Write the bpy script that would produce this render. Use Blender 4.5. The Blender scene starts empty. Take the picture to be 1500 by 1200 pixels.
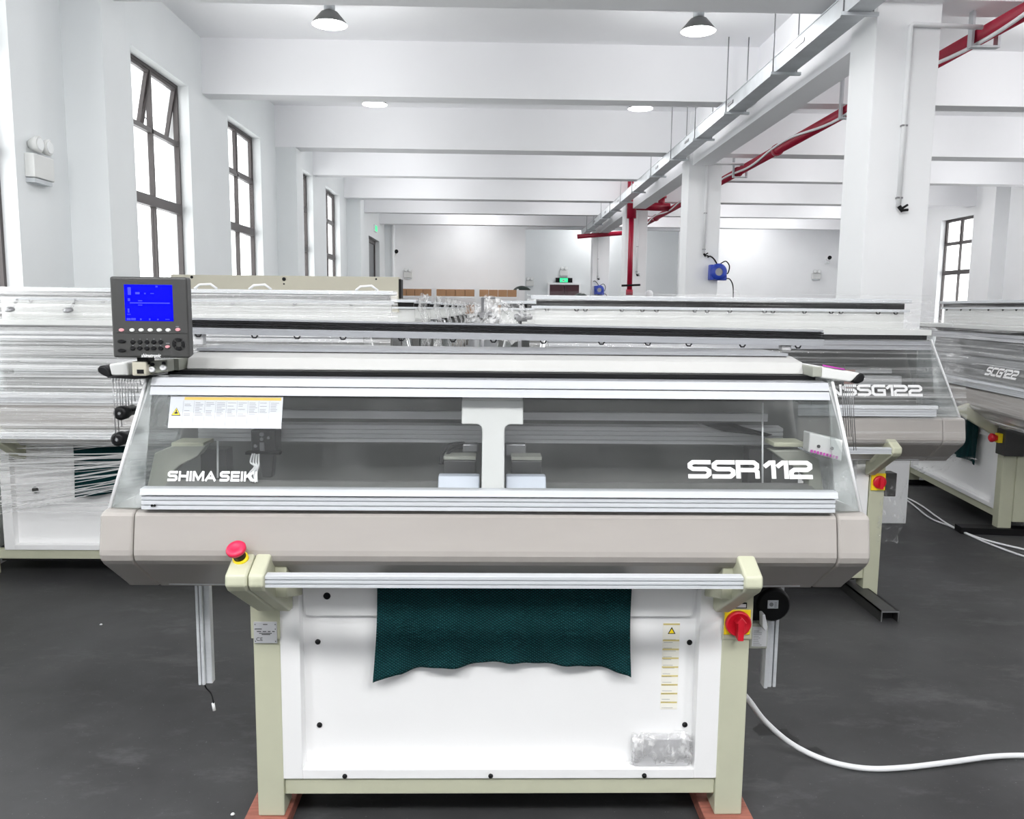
import bpy, bmesh, math, random
from mathutils import Vector, Matrix, Euler, noise
R = math.radians
PI = math.pi
sc = bpy.context.scene
COL = sc.collection
random.seed(7)

# ------------------------------------------------------------------ camera, world, exposure
cam_d = bpy.data.cameras.new('camera')
cam = bpy.data.objects.new('camera', cam_d)
COL.objects.link(cam)
cam_d.sensor_fit = 'HORIZONTAL'
cam_d.sensor_width = 36.0
cam_d.lens = 28.8
cam_d.clip_start = 0.05
cam.location = (0, 0, 1.7)
CAM_R = Matrix.Rotation(R(-1.2583), 3, 'Z') @ Matrix.Rotation(R(90 - 7.0653), 3, 'X') @ Matrix.Rotation(R(0.6), 3, 'Z')
cam.rotation_euler = CAM_R.to_euler()
sc.camera = cam

world = bpy.data.worlds.new('daylight')
sc.world = world
world.use_nodes = True
bg = world.node_tree.nodes['Background']
bg.inputs[0].default_value = (1.0, 1.0, 1.0, 1)
bg.inputs[1].default_value = 4.5

sc.view_settings.view_transform = 'Standard'
sc.view_settings.look = 'None'
sc.view_settings.gamma = 1.0
sc.view_settings.use_curve_mapping = False
sc.view_settings.exposure = 0.1
sc.cycles.max_bounces = 14
sc.cycles.diffuse_bounces = 10
sc.cycles.glossy_bounces = 4
sc.cycles.transparent_max_bounces = 24
sc.cycles.caustics_reflective = False
sc.cycles.caustics_refractive = False
sc.cycles.sample_clamp_indirect = 4.0

LAMP_AND_FILL_SPOTS = [(-1.55, 8.0, 24), (1.88, 8.0, 24), (-1.57, 11.0, 22), (1.87, 11.0, 22), (-1.55, 5.0, 16), (1.88, 5.0, 34), (-1.55, 2.0, 26), (1.88, 2.0, 26),  # visible lamps come first; the rest are bare fill lights added for brightness
              (-2.3, -1.0, 225), (-0.8, -1.1, 225), (1.1, -1.1, 225), (2.6, -1.0, 225), (-1.55, 13.6, 20), (1.88, 13.6, 20), (-1.55, 16.6, 24), (1.88, 16.6, 24), (-1.55, 19.3, 24), (1.88, 19.3, 24),
              (-0.6, 22.1, 60), (3.4, 22.1, 40), (3.2, 25.9, 40), (-0.8, 23.9, 20), (7.4, 23.9, 28),
              (5.6, 5.0, 40), (5.6, 8.0, 30), (5.6, 11.0, 30), (8.4, 5.0, 40), (8.4, 8.0, 30), (8.4, 11.0, 30), (5.6, 13.6, 22), (8.4, 13.6, 22), (5.6, 16.6, 26), (8.4, 16.6, 26), (5.6, 19.3, 30), (8.4, 19.3, 30), (7.4, 22.1, 60)]

def at(px, py, Y):
    """the point of the place at depth Y (metres into the hall) along a sight line measured from the photograph"""
    r = CAM_R @ Vector(((px - 750) / 1200, -(py - 600) / 1200, -1))
    return Vector((0, 0, 1.7)) + r * (Y / r.y)

def at_z(px, py, Z):
    r = CAM_R @ Vector(((px - 750) / 1200, -(py - 600) / 1200, -1))
    return Vector((0, 0, 1.7)) + r * ((Z - 1.7) / r.z)

# ------------------------------------------------------------------ materials
def s2l(c):
    return tuple(((v / 255) / 12.92 if v / 255 <= 0.04045 else ((v / 255 + 0.055) / 1.055) ** 2.4) for v in c)

def new_mat(name):
    m = bpy.data.materials.new(name)
    m.use_nodes = True
    nt = m.node_tree
    nt.nodes.clear()
    out = nt.nodes.new('ShaderNodeOutputMaterial')
    return m, nt, out

def mat(name, rgb, rough=0.5, metal=0.0, var=0.06, scale=6.0, bump=0.0, bscale=200.0, stretch=None, emit=None, estr=0.0, spec=0.5, coat=0.0):
    m, nt, out = new_mat(name)
    p = nt.nodes.new('ShaderNodeBsdfPrincipled')
    nt.links.new(p.outputs[0], out.inputs[0])
    c = s2l(rgb)
    tc = nt.nodes.new('ShaderNodeTexCoord')
    src = tc.outputs['Object']
    if stretch:
        mp = nt.nodes.new('ShaderNodeMapping')
        mp.inputs['Scale'].default_value = stretch
        nt.links.new(src, mp.inputs[0])
        src = mp.outputs[0]
    nz = nt.nodes.new('ShaderNodeTexNoise')
    nz.inputs['Scale'].default_value = scale
    nz.inputs['Detail'].default_value = 4
    nt.links.new(src, nz.inputs['Vector'])
    rp = nt.nodes.new('ShaderNodeMapRange')
    rp.inputs[1].default_value = 0.3
    rp.inputs[2].default_value = 0.7
    rp.inputs[3].default_value = 1 - var
    rp.inputs[4].default_value = 1 + var * 0.5
    nt.links.new(nz.outputs[0], rp.inputs[0])
    mx = nt.nodes.new('ShaderNodeVectorMath')
    mx.operation = 'SCALE'
    mx.inputs[0].default_value = c
    nt.links.new(rp.outputs[0], mx.inputs['Scale'])
    nt.links.new(mx.outputs[0], p.inputs['Base Color'])
    p.inputs['Roughness'].default_value = rough
    p.inputs['Metallic'].default_value = metal
    p.inputs['Specular IOR Level'].default_value = spec
    p.inputs['Coat Weight'].default_value = coat
    if emit:
        p.inputs['Emission Color'].default_value = (*s2l(emit), 1)
        p.inputs['Emission Strength'].default_value = estr
    if bump:
        n2 = nt.nodes.new('ShaderNodeTexNoise')
        n2.inputs['Scale'].default_value = bscale
        nt.links.new(src, n2.inputs['Vector'])
        b = nt.nodes.new('ShaderNodeBump')
        b.inputs['Strength'].default_value = bump
        b.inputs['Distance'].default_value = 0.002
        nt.links.new(n2.outputs[0], b.inputs['Height'])
        nt.links.new(b.outputs[0], p.inputs['Normal'])
    return m

def glass_mat(name, tint=(0.93, 0.95, 0.95), haze=0.03, gloss=0.08, dust=0.04):
    m, nt, out = new_mat(name)
    tr = nt.nodes.new('ShaderNodeBsdfTransparent')
    tr.inputs[0].default_value = (*tint, 1)
    gl = nt.nodes.new('ShaderNodeBsdfGlossy')
    gl.inputs['Roughness'].default_value = 0.05
    df = nt.nodes.new('ShaderNodeBsdfDiffuse')
    df.inputs[0].default_value = (0.9, 0.92, 0.92, 1)
    lw = nt.nodes.new('ShaderNodeLayerWeight')
    lw.inputs[0].default_value = 0.25
    mr = nt.nodes.new('ShaderNodeMapRange')
    mr.inputs[3].default_value = gloss * 0.5
    mr.inputs[4].default_value = gloss * 6
    nt.links.new(lw.outputs['Fresnel'], mr.inputs[0])
    m1 = nt.nodes.new('ShaderNodeMixShader')
    nt.links.new(mr.outputs[0], m1.inputs[0])
    nt.links.new(tr.outputs[0], m1.inputs[1])
    nt.links.new(gl.outputs[0], m1.inputs[2])
    nz = nt.nodes.new('ShaderNodeTexNoise')
    nz.inputs['Scale'].default_value = 9
    nz.inputs['Detail'].default_value = 6
    tc = nt.nodes.new('ShaderNodeTexCoord')
    nt.links.new(tc.outputs['Object'], nz.inputs['Vector'])
    r2 = nt.nodes.new('ShaderNodeMapRange')
    r2.inputs[1].default_value = 0.4
    r2.inputs[2].default_value = 0.75
    r2.inputs[3].default_value = haze
    r2.inputs[4].default_value = haze + dust
    nt.links.new(nz.outputs[0], r2.inputs[0])
    m2 = nt.nodes.new('ShaderNodeMixShader')
    nt.links.new(r2.outputs[0], m2.inputs[0])
    nt.links.new(m1.outputs[0], m2.inputs[1])
    nt.links.new(df.outputs[0], m2.inputs[2])
    nt.links.new(m2.outputs[0], out.inputs[0])
    return m

def film_mat(name, lo=0.08, hi=0.75, stretch=(0.5, 1, 40), t0=0.42, t1=0.66, scale=1.0, gloss=0.35, white=0.92):
    """clear stretch film: streaks of overlapping layers, denser where it is wound thick"""
    m, nt, out = new_mat(name)
    tc = nt.nodes.new('ShaderNodeTexCoord')
    mp = nt.nodes.new('ShaderNodeMapping')
    mp.inputs['Scale'].default_value = stretch
    nt.links.new(tc.outputs['Object'], mp.inputs[0])
    nz = nt.nodes.new('ShaderNodeTexNoise')
    nz.inputs['Scale'].default_value = scale
    nz.inputs['Detail'].default_value = 5
    nz.inputs['Roughness'].default_value = 0.65
    nt.links.new(mp.outputs[0], nz.inputs['Vector'])
    r = nt.nodes.new('ShaderNodeMapRange')
    r.inputs[1].default_value = t0
    r.inputs[2].default_value = t1
    r.inputs[3].default_value = lo
    r.inputs[4].default_value = hi
    nt.links.new(nz.outputs[0], r.inputs[0])
    tr = nt.nodes.new('ShaderNodeBsdfTransparent')
    df = nt.nodes.new('ShaderNodeBsdfDiffuse')
    df.inputs[0].default_value = (white, white, white, 1)
    gl = nt.nodes.new('ShaderNodeBsdfGlossy')
    gl.inputs['Roughness'].default_value = 0.16
    bp = nt.nodes.new('ShaderNodeBump')
    bp.inputs['Strength'].default_value = 0.6
    bp.inputs['Distance'].default_value = 0.01
    nt.links.new(nz.outputs[0], bp.inputs['Height'])
    nt.links.new(bp.outputs[0], gl.inputs['Normal'])
    mg = nt.nodes.new('ShaderNodeMixShader')
    mg.inputs[0].default_value = gloss
    nt.links.new(df.outputs[0], mg.inputs[1])
    nt.links.new(gl.outputs[0], mg.inputs[2])
    mx = nt.nodes.new('ShaderNodeMixShader')
    nt.links.new(r.outputs[0], mx.inputs[0])
    nt.links.new(tr.outputs[0], mx.inputs[1])
    nt.links.new(mg.outputs[0], mx.inputs[2])
    nt.links.new(mx.outputs[0], out.inputs[0])
    return m

def floor_mat():
    m, nt, out = new_mat('painted_concrete')
    p = nt.nodes.new('ShaderNodeBsdfPrincipled')
    nt.links.new(p.outputs[0], out.inputs[0])
    tc = nt.nodes.new('ShaderNodeTexCoord')
    def nz(scale, detail=6, rough=0.6, stretch=None):
        n = nt.nodes.new('ShaderNodeTexNoise')
        n.inputs['Scale'].default_value = scale
        n.inputs['Detail'].default_value = detail
        n.inputs['Roughness'].default_value = rough
        if stretch:
            mp = nt.nodes.new('ShaderNodeMapping')
            mp.inputs['Scale'].default_value = stretch
            mp.inputs['Rotation'].default_value = (0, 0, 0.35)
            nt.links.new(tc.outputs['Object'], mp.inputs[0])
            nt.links.new(mp.outputs[0], n.inputs['Vector'])
        else:
            nt.links.new(tc.outputs['Object'], n.inputs['Vector'])
        return n
    def ramp(src, stops):
        r = nt.nodes.new('ShaderNodeValToRGB')
        e = r.color_ramp.elements
        for i, (pos, c) in enumerate(stops):
            el = e[i] if i < 2 else e.new(pos)
            el.position = pos
            el.color = (c, c, c * 1.03, 1)
        nt.links.new(src, r.inputs[0])
        return r
    base = ramp(nz(1.3).outputs[0], [(0.3, 0.020), (0.7, 0.052)])
    scuff = ramp(nz(2.4, 9, 0.72, (1, 2.2, 1)).outputs[0], [(0.54, 0.0), (0.78, 0.055)])
    speck = ramp(nz(95, 2).outputs[0], [(0.70, 0.0), (0.78, 0.10)])
    a = nt.nodes.new('ShaderNodeVectorMath')
    a.operation = 'ADD'
    nt.links.new(base.outputs[0], a.inputs[0])
    nt.links.new(scuff.outputs[0], a.inputs[1])
    b = nt.nodes.new('ShaderNodeVectorMath')
    b.operation = 'ADD'
    nt.links.new(a.outputs[0], b.inputs[0])
    nt.links.new(speck.outputs[0], b.inputs[1])
    nt.links.new(b.outputs[0], p.inputs['Base Color'])
    rr = nt.nodes.new('ShaderNodeMapRange')
    rr.inputs[3].default_value = 0.42
    rr.inputs[4].default_value = 0.62
    nt.links.new(nz(2.2).outputs[0], rr.inputs[0])
    nt.links.new(rr.outputs[0], p.inputs['Roughness'])
    p.inputs['Specular IOR Level'].default_value = 0.35
    return m

def knit_mat():
    m, nt, out = new_mat('green_knit')
    p = nt.nodes.new('ShaderNodeBsdfPrincipled')
    nt.links.new(p.outputs[0], out.inputs[0])
    tc = nt.nodes.new('ShaderNodeTexCoord')
    w = []
    for ang in (0.62, -0.62):
        mp = nt.nodes.new('ShaderNodeMapping')
        mp.inputs['Rotation'].default_value = (0, ang, 0)
        nt.links.new(tc.outputs['Object'], mp.inputs[0])
        wv = nt.nodes.new('ShaderNodeTexWave')
        wv.bands_direction = 'Z'
        wv.inputs['Scale'].default_value = 42
        wv.inputs['Distortion'].default_value = 0.8
        wv.inputs['Detail Scale'].default_value = 3
        nt.links.new(mp.outputs[0], wv.inputs['Vector'])
        w.append(wv)
    mm = nt.nodes.new('ShaderNodeMath')
    mm.operation = 'MULTIPLY'
    nt.links.new(w[0].outputs['Fac'], mm.inputs[0])
    nt.links.new(w[1].outputs['Fac'], mm.inputs[1])
    r = nt.nodes.new('ShaderNodeValToRGB')
    r.color_ramp.elements[0].color = (*s2l((5, 37, 40)), 1)
    r.color_ramp.elements[1].color = (*s2l((20, 78, 80)), 1)
    nt.links.new(mm.outputs[0], r.inputs[0])
    nt.links.new(r.outputs[0], p.inputs['Base Color'])
    p.inputs['Roughness'].default_value = 0.9
    p.inputs['Specular IOR Level'].default_value = 0.15
    b = nt.nodes.new('ShaderNodeBump')
    b.inputs['Strength'].default_value = 0.7
    b.inputs['Distance'].default_value = 0.004
    nt.links.new(mm.outputs[0], b.inputs['Height'])
    nt.links.new(b.outputs[0], p.inputs['Normal'])
    return m

M = dict(
    wall=mat('white_wall_paint', (240, 241, 242), 0.85, var=0.025, scale=1.5, bump=0.05, bscale=60),
    wall_left=mat('white_plaster', (225, 228, 229), 0.85, var=0.03, scale=1.2, bump=0.06, bscale=50),
    ceil=mat('white_ceiling_paint', (244, 244, 246), 0.9, var=0.02, scale=1.0),
    floor=floor_mat(),
    frame=mat('brown_grey_window_frame', (70, 64, 64), 0.45, var=0.08),
    pane=glass_mat('window_glass', (0.97, 0.98, 0.98), 0.0, 0.05, 0.01),
    red=mat('dark_red_pipe_paint', (158, 16, 50), 0.4, var=0.12, scale=8),
    galv=mat('galvanised_steel', (196, 200, 203), 0.45, 0.35, var=0.14, scale=5),
    white=mat('white_plastic', (236, 237, 238), 0.45, var=0.02),
    steel=mat('steel', (150, 150, 152), 0.35, 0.8, var=0.1),
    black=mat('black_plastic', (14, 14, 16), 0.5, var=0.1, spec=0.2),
    dark=mat('dark_grey_plastic', (46, 46, 45), 0.5, var=0.05, bump=0.1, bscale=600),
    blue=mat('blue_plastic', (30, 62, 170), 0.35, var=0.06),
    beige=mat('beige_machine_paint', (190, 191, 168), 0.5, var=0.035, scale=10, bump=0.06, bscale=400),
    beige2=mat('pale_beige_panel', (186, 182, 166), 0.5, var=0.03),
    cover=mat('warm_grey_cover', (161, 156, 151), 0.33, var=0.04, scale=3, stretch=(1, 4, 4), coat=0.15),
    cab=mat('white_cabinet_paint', (247, 247, 247), 0.4, var=0.015, scale=3),
    alu_top=mat('satin_aluminium', (152, 154, 158), 0.42, 0.3, var=0.05, scale=4, stretch=(0.3, 30, 30)),
    letter=mat('white_lettering', (246, 246, 246), 0.5, var=0.0),
    alu=mat('brushed_aluminium', (212, 215, 219), 0.38, 0.2, var=0.05, scale=4, stretch=(0.3, 30, 30)),
    alu_dark=mat('dull_aluminium', (206, 206, 208), 0.42, 0.3, var=0.08, scale=4, stretch=(0.3, 30, 30)),
    inside=mat('dark_grey_inner_panel', (122, 122, 120), 0.55, var=0.07, scale=30),
    casting=mat('grey_green_casting', (150, 152, 142), 0.5, var=0.08),
    board=mat('pale_grey_board', (176, 176, 174), 0.45, var=0.03),
    lgrey=mat('light_grey_plastic', (216, 217, 215), 0.42, var=0.02),
    bluewhite=mat('bluish_white_plate', (205, 212, 224), 0.3, var=0.02),
    mglass=glass_mat('clear_cover_glass', (0.95, 0.955, 0.955), 0.012, 0.05, 0.015),
    sglass=glass_mat('dusty_side_glass', (0.90, 0.925, 0.92), 0.05, 0.10, 0.30),
    film=film_mat('stretch_film', 0.03, 0.55, (0.5, 1, 60), 0.48, 0.74),
    film_dense=film_mat('dense_stretch_film', 0.06, 0.85, (0.22, 1, 85), 0.38, 0.70, gloss=0.4),
    film_crumple=film_mat('crumpled_film', 0.10, 0.85, (26, 26, 16), 0.44, 0.66, gloss=0.3),
    film_light=film_mat('light_crumpled_film', 0.02, 0.5, (30, 30, 20), 0.54, 0.74, gloss=0.35),
    strand=film_mat('film_strand', 0.55, 0.95, (1, 1, 8), 0.3, 0.7, gloss=0.35),
    knit=knit_mat(),
    redplastic=mat('red_plastic', (205, 24, 44), 0.35, var=0.05),
    pinkred=mat('crimson_button', (208, 30, 72), 0.4, var=0.05),
    yellow=mat('yellow_plate', (252, 222, 30), 0.45, var=0.04),
    gold=mat('gold_label_band', (222, 184, 70), 0.5, var=0.04),
    palegold=mat('pale_gold_label_band', (214, 198, 130), 0.5, var=0.04),
    paper=mat('white_label', (208, 211, 217), 0.5, var=0.015),
    cream=mat('cream_label', (243, 241, 231), 0.5, var=0.015),
    silver=mat('silver_label', (206, 207, 210), 0.4, 0.2, var=0.03),
    ink=mat('black_ink', (30, 30, 32), 0.6, var=0.0),
    greyink=mat('grey_ink', (128, 130, 134), 0.6, var=0.0),
    card=mat('brown_cardboard', (172, 132, 98), 0.8, var=0.08),
    wood=mat('reddish_wood', (150, 92, 78), 0.7, var=0.3, scale=4, stretch=(2, 20, 20)),
    pink=mat('pink_button', (214, 150, 156), 0.45, var=0.03),
    purple=mat('magenta_strip', (190, 60, 170), 0.5, var=0.1),
    screen=mat('blue_screen', (0, 0, 90), 0.25, emit=(0, 0, 255), estr=0.9, var=0.0, spec=0.1),
    screenink=mat('screen_pixels', (40, 40, 120), 0.3, emit=(70, 80, 255), estr=0.85, var=0.0, spec=0.1),
    greenlit=mat('lit_green_button', (170, 240, 20), 0.3, emit=(160, 245, 0), estr=0.9, var=0.0),
    exit=mat('lit_green_sign', (60, 220, 150), 0.4, emit=(50, 215, 140), estr=0.9, var=0.0),
    lit=mat('lit_lamp', (255, 255, 255), 0.5, emit=(255, 255, 255), estr=6.0, var=0.0),
    shade=mat('grey_lamp_shade', (120, 120, 120), 0.4, 0.2),
    reflector=mat('white_lamp_reflector', (236, 238, 238), 0.3, var=0.02),
    door=mat('dark_red_door', (64, 22, 34), 0.4, var=0.2),
    greydoor=mat('grey_door', (120, 122, 124), 0.5, var=0.05),
    stain=mat('dark_oil_stain', (12, 12, 13), 0.5, var=0.2, scale=40),
    bag=mat('dark_green_plastic', (40, 52, 48), 0.3, var=0.2),
    cone=mat('pale_pink_board', (190, 140, 128), 0.6, var=0.15, scale=20),
)

# ------------------------------------------------------------------ mesh helpers
class MB:
    def __init__(s):
        s.v = []
        s.f = []
        s.smooth = set()

    def add(s, vs, fs, smooth=False):
        o = len(s.v)
        s.v += [Vector(p) for p in vs]
        for f in fs:
            if smooth:
                s.smooth.add(len(s.f))
            s.f.append(tuple(i + o for i in f))
        return s

    def box(s, x0, x1, y0, y1, z0, z1):
        return s.add([(x0, y0, z0), (x1, y0, z0), (x1, y1, z0), (x0, y1, z0), (x0, y0, z1), (x1, y0, z1), (x1, y1, z1), (x0, y1, z1)],
                     [(3, 2, 1, 0), (4, 5, 6, 7), (0, 1, 5, 4), (1, 2, 6, 5), (2, 3, 7, 6), (3, 0, 4, 7)])

    def cbox(s, c, d):
        return s.box(c[0] - d[0] / 2, c[0] + d[0] / 2, c[1] - d[1] / 2, c[1] + d[1] / 2, c[2] - d[2] / 2, c[2] + d[2] / 2)

    def prism(s, prof, a0, a1, axis='x'):
        """closed profile swept straight along an axis: profile is (y,z) for x, (x,z) for y, (x,y) for z"""
        n = len(prof)
        def pt(p, a):
            return (a, p[0], p[1]) if axis == 'x' else (p[0], a, p[1]) if axis == 'y' else (p[0], p[1], a)
        vs = [pt(p, a0) for p in prof] + [pt(p, a1) for p in prof]
        fs = [(i, (i + 1) % n, n + (i + 1) % n, n + i) for i in range(n)]
        fs += [tuple(range(n))[::-1], tuple(range(n, 2 * n))]
        return s.add(vs, fs)

    def tube(s, pts, r, n=10, caps=True, rs=None):
        pts = [Vector(p) for p in pts]
        rings = []
        up = None
        for i, p in enumerate(pts):
            t = (pts[min(i + 1, len(pts) - 1)] - pts[max(i - 1, 0)]).normalized()
            if up is None:
                up = Vector((0, 0, 1)) if abs(t.z) < 0.9 else Vector((1, 0, 0))
            a = t.cross(up).normalized()
            up = a.cross(t).normalized()
            rr = rs[i] if rs else r
            rings.append([p + a * rr * math.cos(2 * PI * k / n) + up * rr * math.sin(2 * PI * k / n) for k in range(n)])
        vs = [v for ring in rings for v in ring]
        fs = [(i * n + k, i * n + (k + 1) % n, (i + 1) * n + (k + 1) % n, (i + 1) * n + k) for i in range(len(pts) - 1) for k in range(n)]
        o = len(s.v)
        s.add(vs, fs, True)
        if caps:
            s.f.append(tuple(o + k for k in range(n))[::-1])
            s.f.append(tuple(o + (len(pts) - 1) * n + k for k in range(n)))
        return s

    def lathe(s, prof, c, axis=(0, 0, 1), n=24, caps=True):
        """profile of (radius, height along axis) turned about the axis through c"""
        q = Vector((0, 0, 1)).rotation_difference(Vector(axis))
        c = Vector(c)
        vs = []
        for r, h in prof:
            for k in range(n):
                vs.append(c + q @ Vector((r * math.cos(2 * PI * k / n), r * math.sin(2 * PI * k / n), h)))
        fs = [(i * n + k, i * n + (k + 1) % n, (i + 1) * n + (k + 1) % n, (i + 1) * n + k) for i in range(len(prof) - 1) for k in range(n)]
        o = len(s.v)
        s.add(vs, fs, True)
        if caps:
            s.f.append(tuple(o + k for k in range(n))[::-1])
            s.f.append(tuple(o + (len(prof) - 1) * n + k for k in range(n)))
        return s

    def plate(s, pts, nrm, t):
        """flat polygon given thickness t along nrm"""
        nrm = Vector(nrm).normalized() * t
        n = len(pts)
        vs = [Vector(p) for p in pts] + [Vector(p) + nrm for p in pts]
        fs = [(i, (i + 1) % n, n + (i + 1) % n, n + i) for i in range(n)] + [tuple(range(n))[::-1], tuple(range(n, 2 * n))]
        return s.add(vs, fs)

    def build(s, name, m, parent=None, bevel=0.0, off=None, seg=2, solid=0.0):
        """links the collected shapes as ONE mesh object; a top-level mesh gets its origin at its base"""
        me = bpy.data.meshes.new(name)
        if off is None:
            off = Vector((0, 0, 0))
            r = parent
            while r is not None:
                if r.name in OFF:
                    off = OFF[r.name]
                r = r.parent
            if parent is None:
                xs = [v.x for v in s.v]; ys = [v.y for v in s.v]; zs = [v.z for v in s.v]
                off = Vector(((min(xs) + max(xs)) / 2, (min(ys) + max(ys)) / 2, min(zs)))
        off = Vector(off)
        me.from_pydata([v - off for v in s.v], [], s.f)
        bm = bmesh.new()
        bm.from_mesh(me)
        bmesh.ops.recalc_face_normals(bm, faces=bm.faces)
        bm.to_mesh(me)
        bm.free()
        for i in s.smooth:
            me.polygons[i].use_smooth = True
        me.materials.append(m)
        o = bpy.data.objects.new(name, me)
        COL.objects.link(o)
        if parent is not None:
            o.parent = parent
        else:
            o.location = off
        if bevel:
            b = o.modifiers.new('bevel', 'BEVEL')
            b.width = bevel
            b.segments = seg
            b.limit_method = 'ANGLE'
            b.angle_limit = R(35)
        if solid:
            so = o.modifiers.new('solid', 'SOLIDIFY')
            so.thickness = solid
        return o

OFF = {}

def tag(o, label, cat, group=None, kind=None):
    o['label'] = label
    o['category'] = cat
    if group:
        o['group'] = group
    if kind:
        o['kind'] = kind
    return o

def thing(name, loc, label, cat, group=None, local=False, rz=0.0):
    """an Empty at the thing's base; local=True: its parts are given in its own coordinates, otherwise in the hall's"""
    o = bpy.data.objects.new(name, None)
    o.empty_display_size = 0.1
    COL.objects.link(o)
    o.location = loc
    o.rotation_euler = (0, 0, rz)
    OFF[o.name] = Vector((0, 0, 0)) if local else Vector(loc)
    return tag(o, label, cat, group)

def struct(name, mb, m, parent=None, bevel=0.0):
    o = mb.build(name, m, parent, bevel)
    if parent is None:
        o['kind'] = 'structure'
    return o

def struct_empty(name, loc):
    o = bpy.data.objects.new(name, None)
    COL.objects.link(o)
    o.location = loc
    o['kind'] = 'structure'
    OFF[o.name] = Vector(loc)
    return o

def copy_tree(o, parent=None):
    c = o.copy()
    COL.objects.link(c)
    if parent is not None:
        c.parent = parent
        c.matrix_parent_inverse = o.matrix_parent_inverse
    for ch in list(o.children):
        copy_tree(ch, c)
    return c

def text_into(mb, s, org, xd, yd, width, height, bold=0.0, depth=0.0006, shear=0.0):
    cu = bpy.data.curves.new('txt', 'FONT')
    cu.body = s
    cu.offset = bold
    cu.shear = shear
    ob = bpy.data.objects.new('txt', cu)
    COL.objects.link(ob)
    dg = bpy.context.evaluated_depsgraph_get()
    me = bpy.data.meshes.new_from_object(ob.evaluated_get(dg))
    xs = [v.co.x for v in me.vertices]; ys = [v.co.y for v in me.vertices]
    x0, x1, y0, y1 = min(xs), max(xs), min(ys), max(ys)
    xd = Vector(xd).normalized(); yd = Vector(yd).normalized()
    nd = xd.cross(yd)
    org = Vector(org)
    vs = [org + xd * ((v.co.x - x0) / (x1 - x0) * width) + yd * ((v.co.y - y0) / (y1 - y0) * height) + nd * depth for v in me.vertices]
    mb.add(vs, [tuple(p.vertices) for p in me.polygons])
    bpy.data.objects.remove(ob)
    bpy.data.curves.remove(cu)
    bpy.data.meshes.remove(me)

STROKES = {
    'S': [[(1, 1), (.16, 1), (0, .84), (0, .66), (.16, .52), (.84, .52), (1, .38), (1, .16), (.84, 0), (0, 0)]],
    'R': [[(0, 0), (0, 1), (.84, 1), (1, .84), (1, .66), (.88, .46), (.25, .46)], [(.88, .46), (1, .34), (1, 0)]],
    'G': [[(1, 1), (.16, 1), (0, .84), (0, .16), (.16, 0), (1, 0), (1, .5), (.5, .5)]],
    'C': [[(1, 1), (.16, 1), (0, .84), (0, .16), (.16, 0), (1, 0)]],
    'N': [[(0, 0), (0, 1), (.14, 1), (.86, 0), (1, 0), (1, 1)]],
    'H': [[(0, 0), (0, 1)], [(1, 0), (1, 1)], [(0, .5), (1, .5)]],
    'I': [[(0, 0), (0, 1)]],
    'M': [[(0, 0), (0, 1)], [(.08, 1), (.6, .1)], [(.6, .1), (1.12, 1)], [(1.2, 0), (1.2, 1)]],
    'A': [[(0, 0), (.55, 1)], [(.55, 1), (1.1, 0)], [(.3, .28), (.8, .28)]],
    'E': [[(.9, 1), (0, 1), (0, 0), (.9, 0)], [(0, .5), (.85, .5)]],
    'K': [[(0, 0), (0, 1)], [(0.1, .45), (1, 1)], [(.4, .55), (1.05, 0)]],
    '1': [[(0, .78), (.22, 1), (.4, 1), (.4, 0)]],
    '2': [[(0, 1), (.84, 1), (1, .84), (1, .64), (.84, .5), (.16, .5), (0, .36), (0, 0), (1, 0)]],
}
STROKE_W = {'1': 0.4, 'I': 0.0, 'M': 1.2, 'A': 1.1, 'E': 0.9}

def strokes_into(mb, s, org, xd, yd, width, height, th=0.24, gap=0.34, shear=0.0, space=0.25):
    """block lettering of one stroke width"""
    xd = Vector(xd).normalized(); yd = Vector(yd).normalized(); nd = xd.cross(yd); org = Vector(org)
    lw = 1.25
    tot = sum((space if c == ' ' else STROKE_W.get(c, 1) * lw + gap) for c in s) - gap + th
    k = width / tot
    ky = height / (1 + th)
    x = th / 2
    h = th / 2
    for c in s:
        if c == ' ':
            x += space
            continue
        for st in STROKES[c]:
            P = [Vector((x + p[0] * lw, p[1])) for p in st]
            L = []; Rr = []
            for i, p in enumerate(P):
                d0 = (P[i] - P[i - 1]).normalized() if i else None
                d1 = (P[i + 1] - P[i]).normalized() if i < len(P) - 1 else None
                if d0 is None: d0 = d1
                if d1 is None: d1 = d0
                n0 = Vector((-d0.y, d0.x)); n1 = Vector((-d1.y, d1.x))
                m = (n0 + n1).normalized()
                q = h / max(0.5, m.dot(n0))
                e = Vector((0, 0))
                if i == 0: e = -d1 * h * 0.9
                if i == len(P) - 1: e = d0 * h * 0.9
                L.append(p + m * q + e); Rr.append(p - m * q + e)
            vs = []
            for p in L + Rr:
                px = p.x * k + shear * p.y * ky
                vs.append(org + xd * px + yd * ((p.y + h) * ky) + nd * 0.0006)
            n = len(P)
            mb.add(vs, [(i, i + 1, n + i + 1, n + i) for i in range(n - 1)])
        x += STROKE_W.get(c, 1) * lw + gap

def grid_sheet(mb, fn, nu, nv):
    vs = [fn(i / nu, j / nv) for j in range(nv + 1) for i in range(nu + 1)]
    fs = [(j * (nu + 1) + i, j * (nu + 1) + i + 1, (j + 1) * (nu + 1) + i + 1, (j + 1) * (nu + 1) + i) for j in range(nv) for i in range(nu)]
    mb.add(vs, fs, True)

def crumple(p, amp, freq, seed):
    q = Vector((p.x * freq + seed, p.y * freq, p.z * freq))
    n = noise.noise_vector(q)
    n2 = noise.noise_vector(q * 2.3)
    return p + (n + n2 * 0.5) * amp

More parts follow.
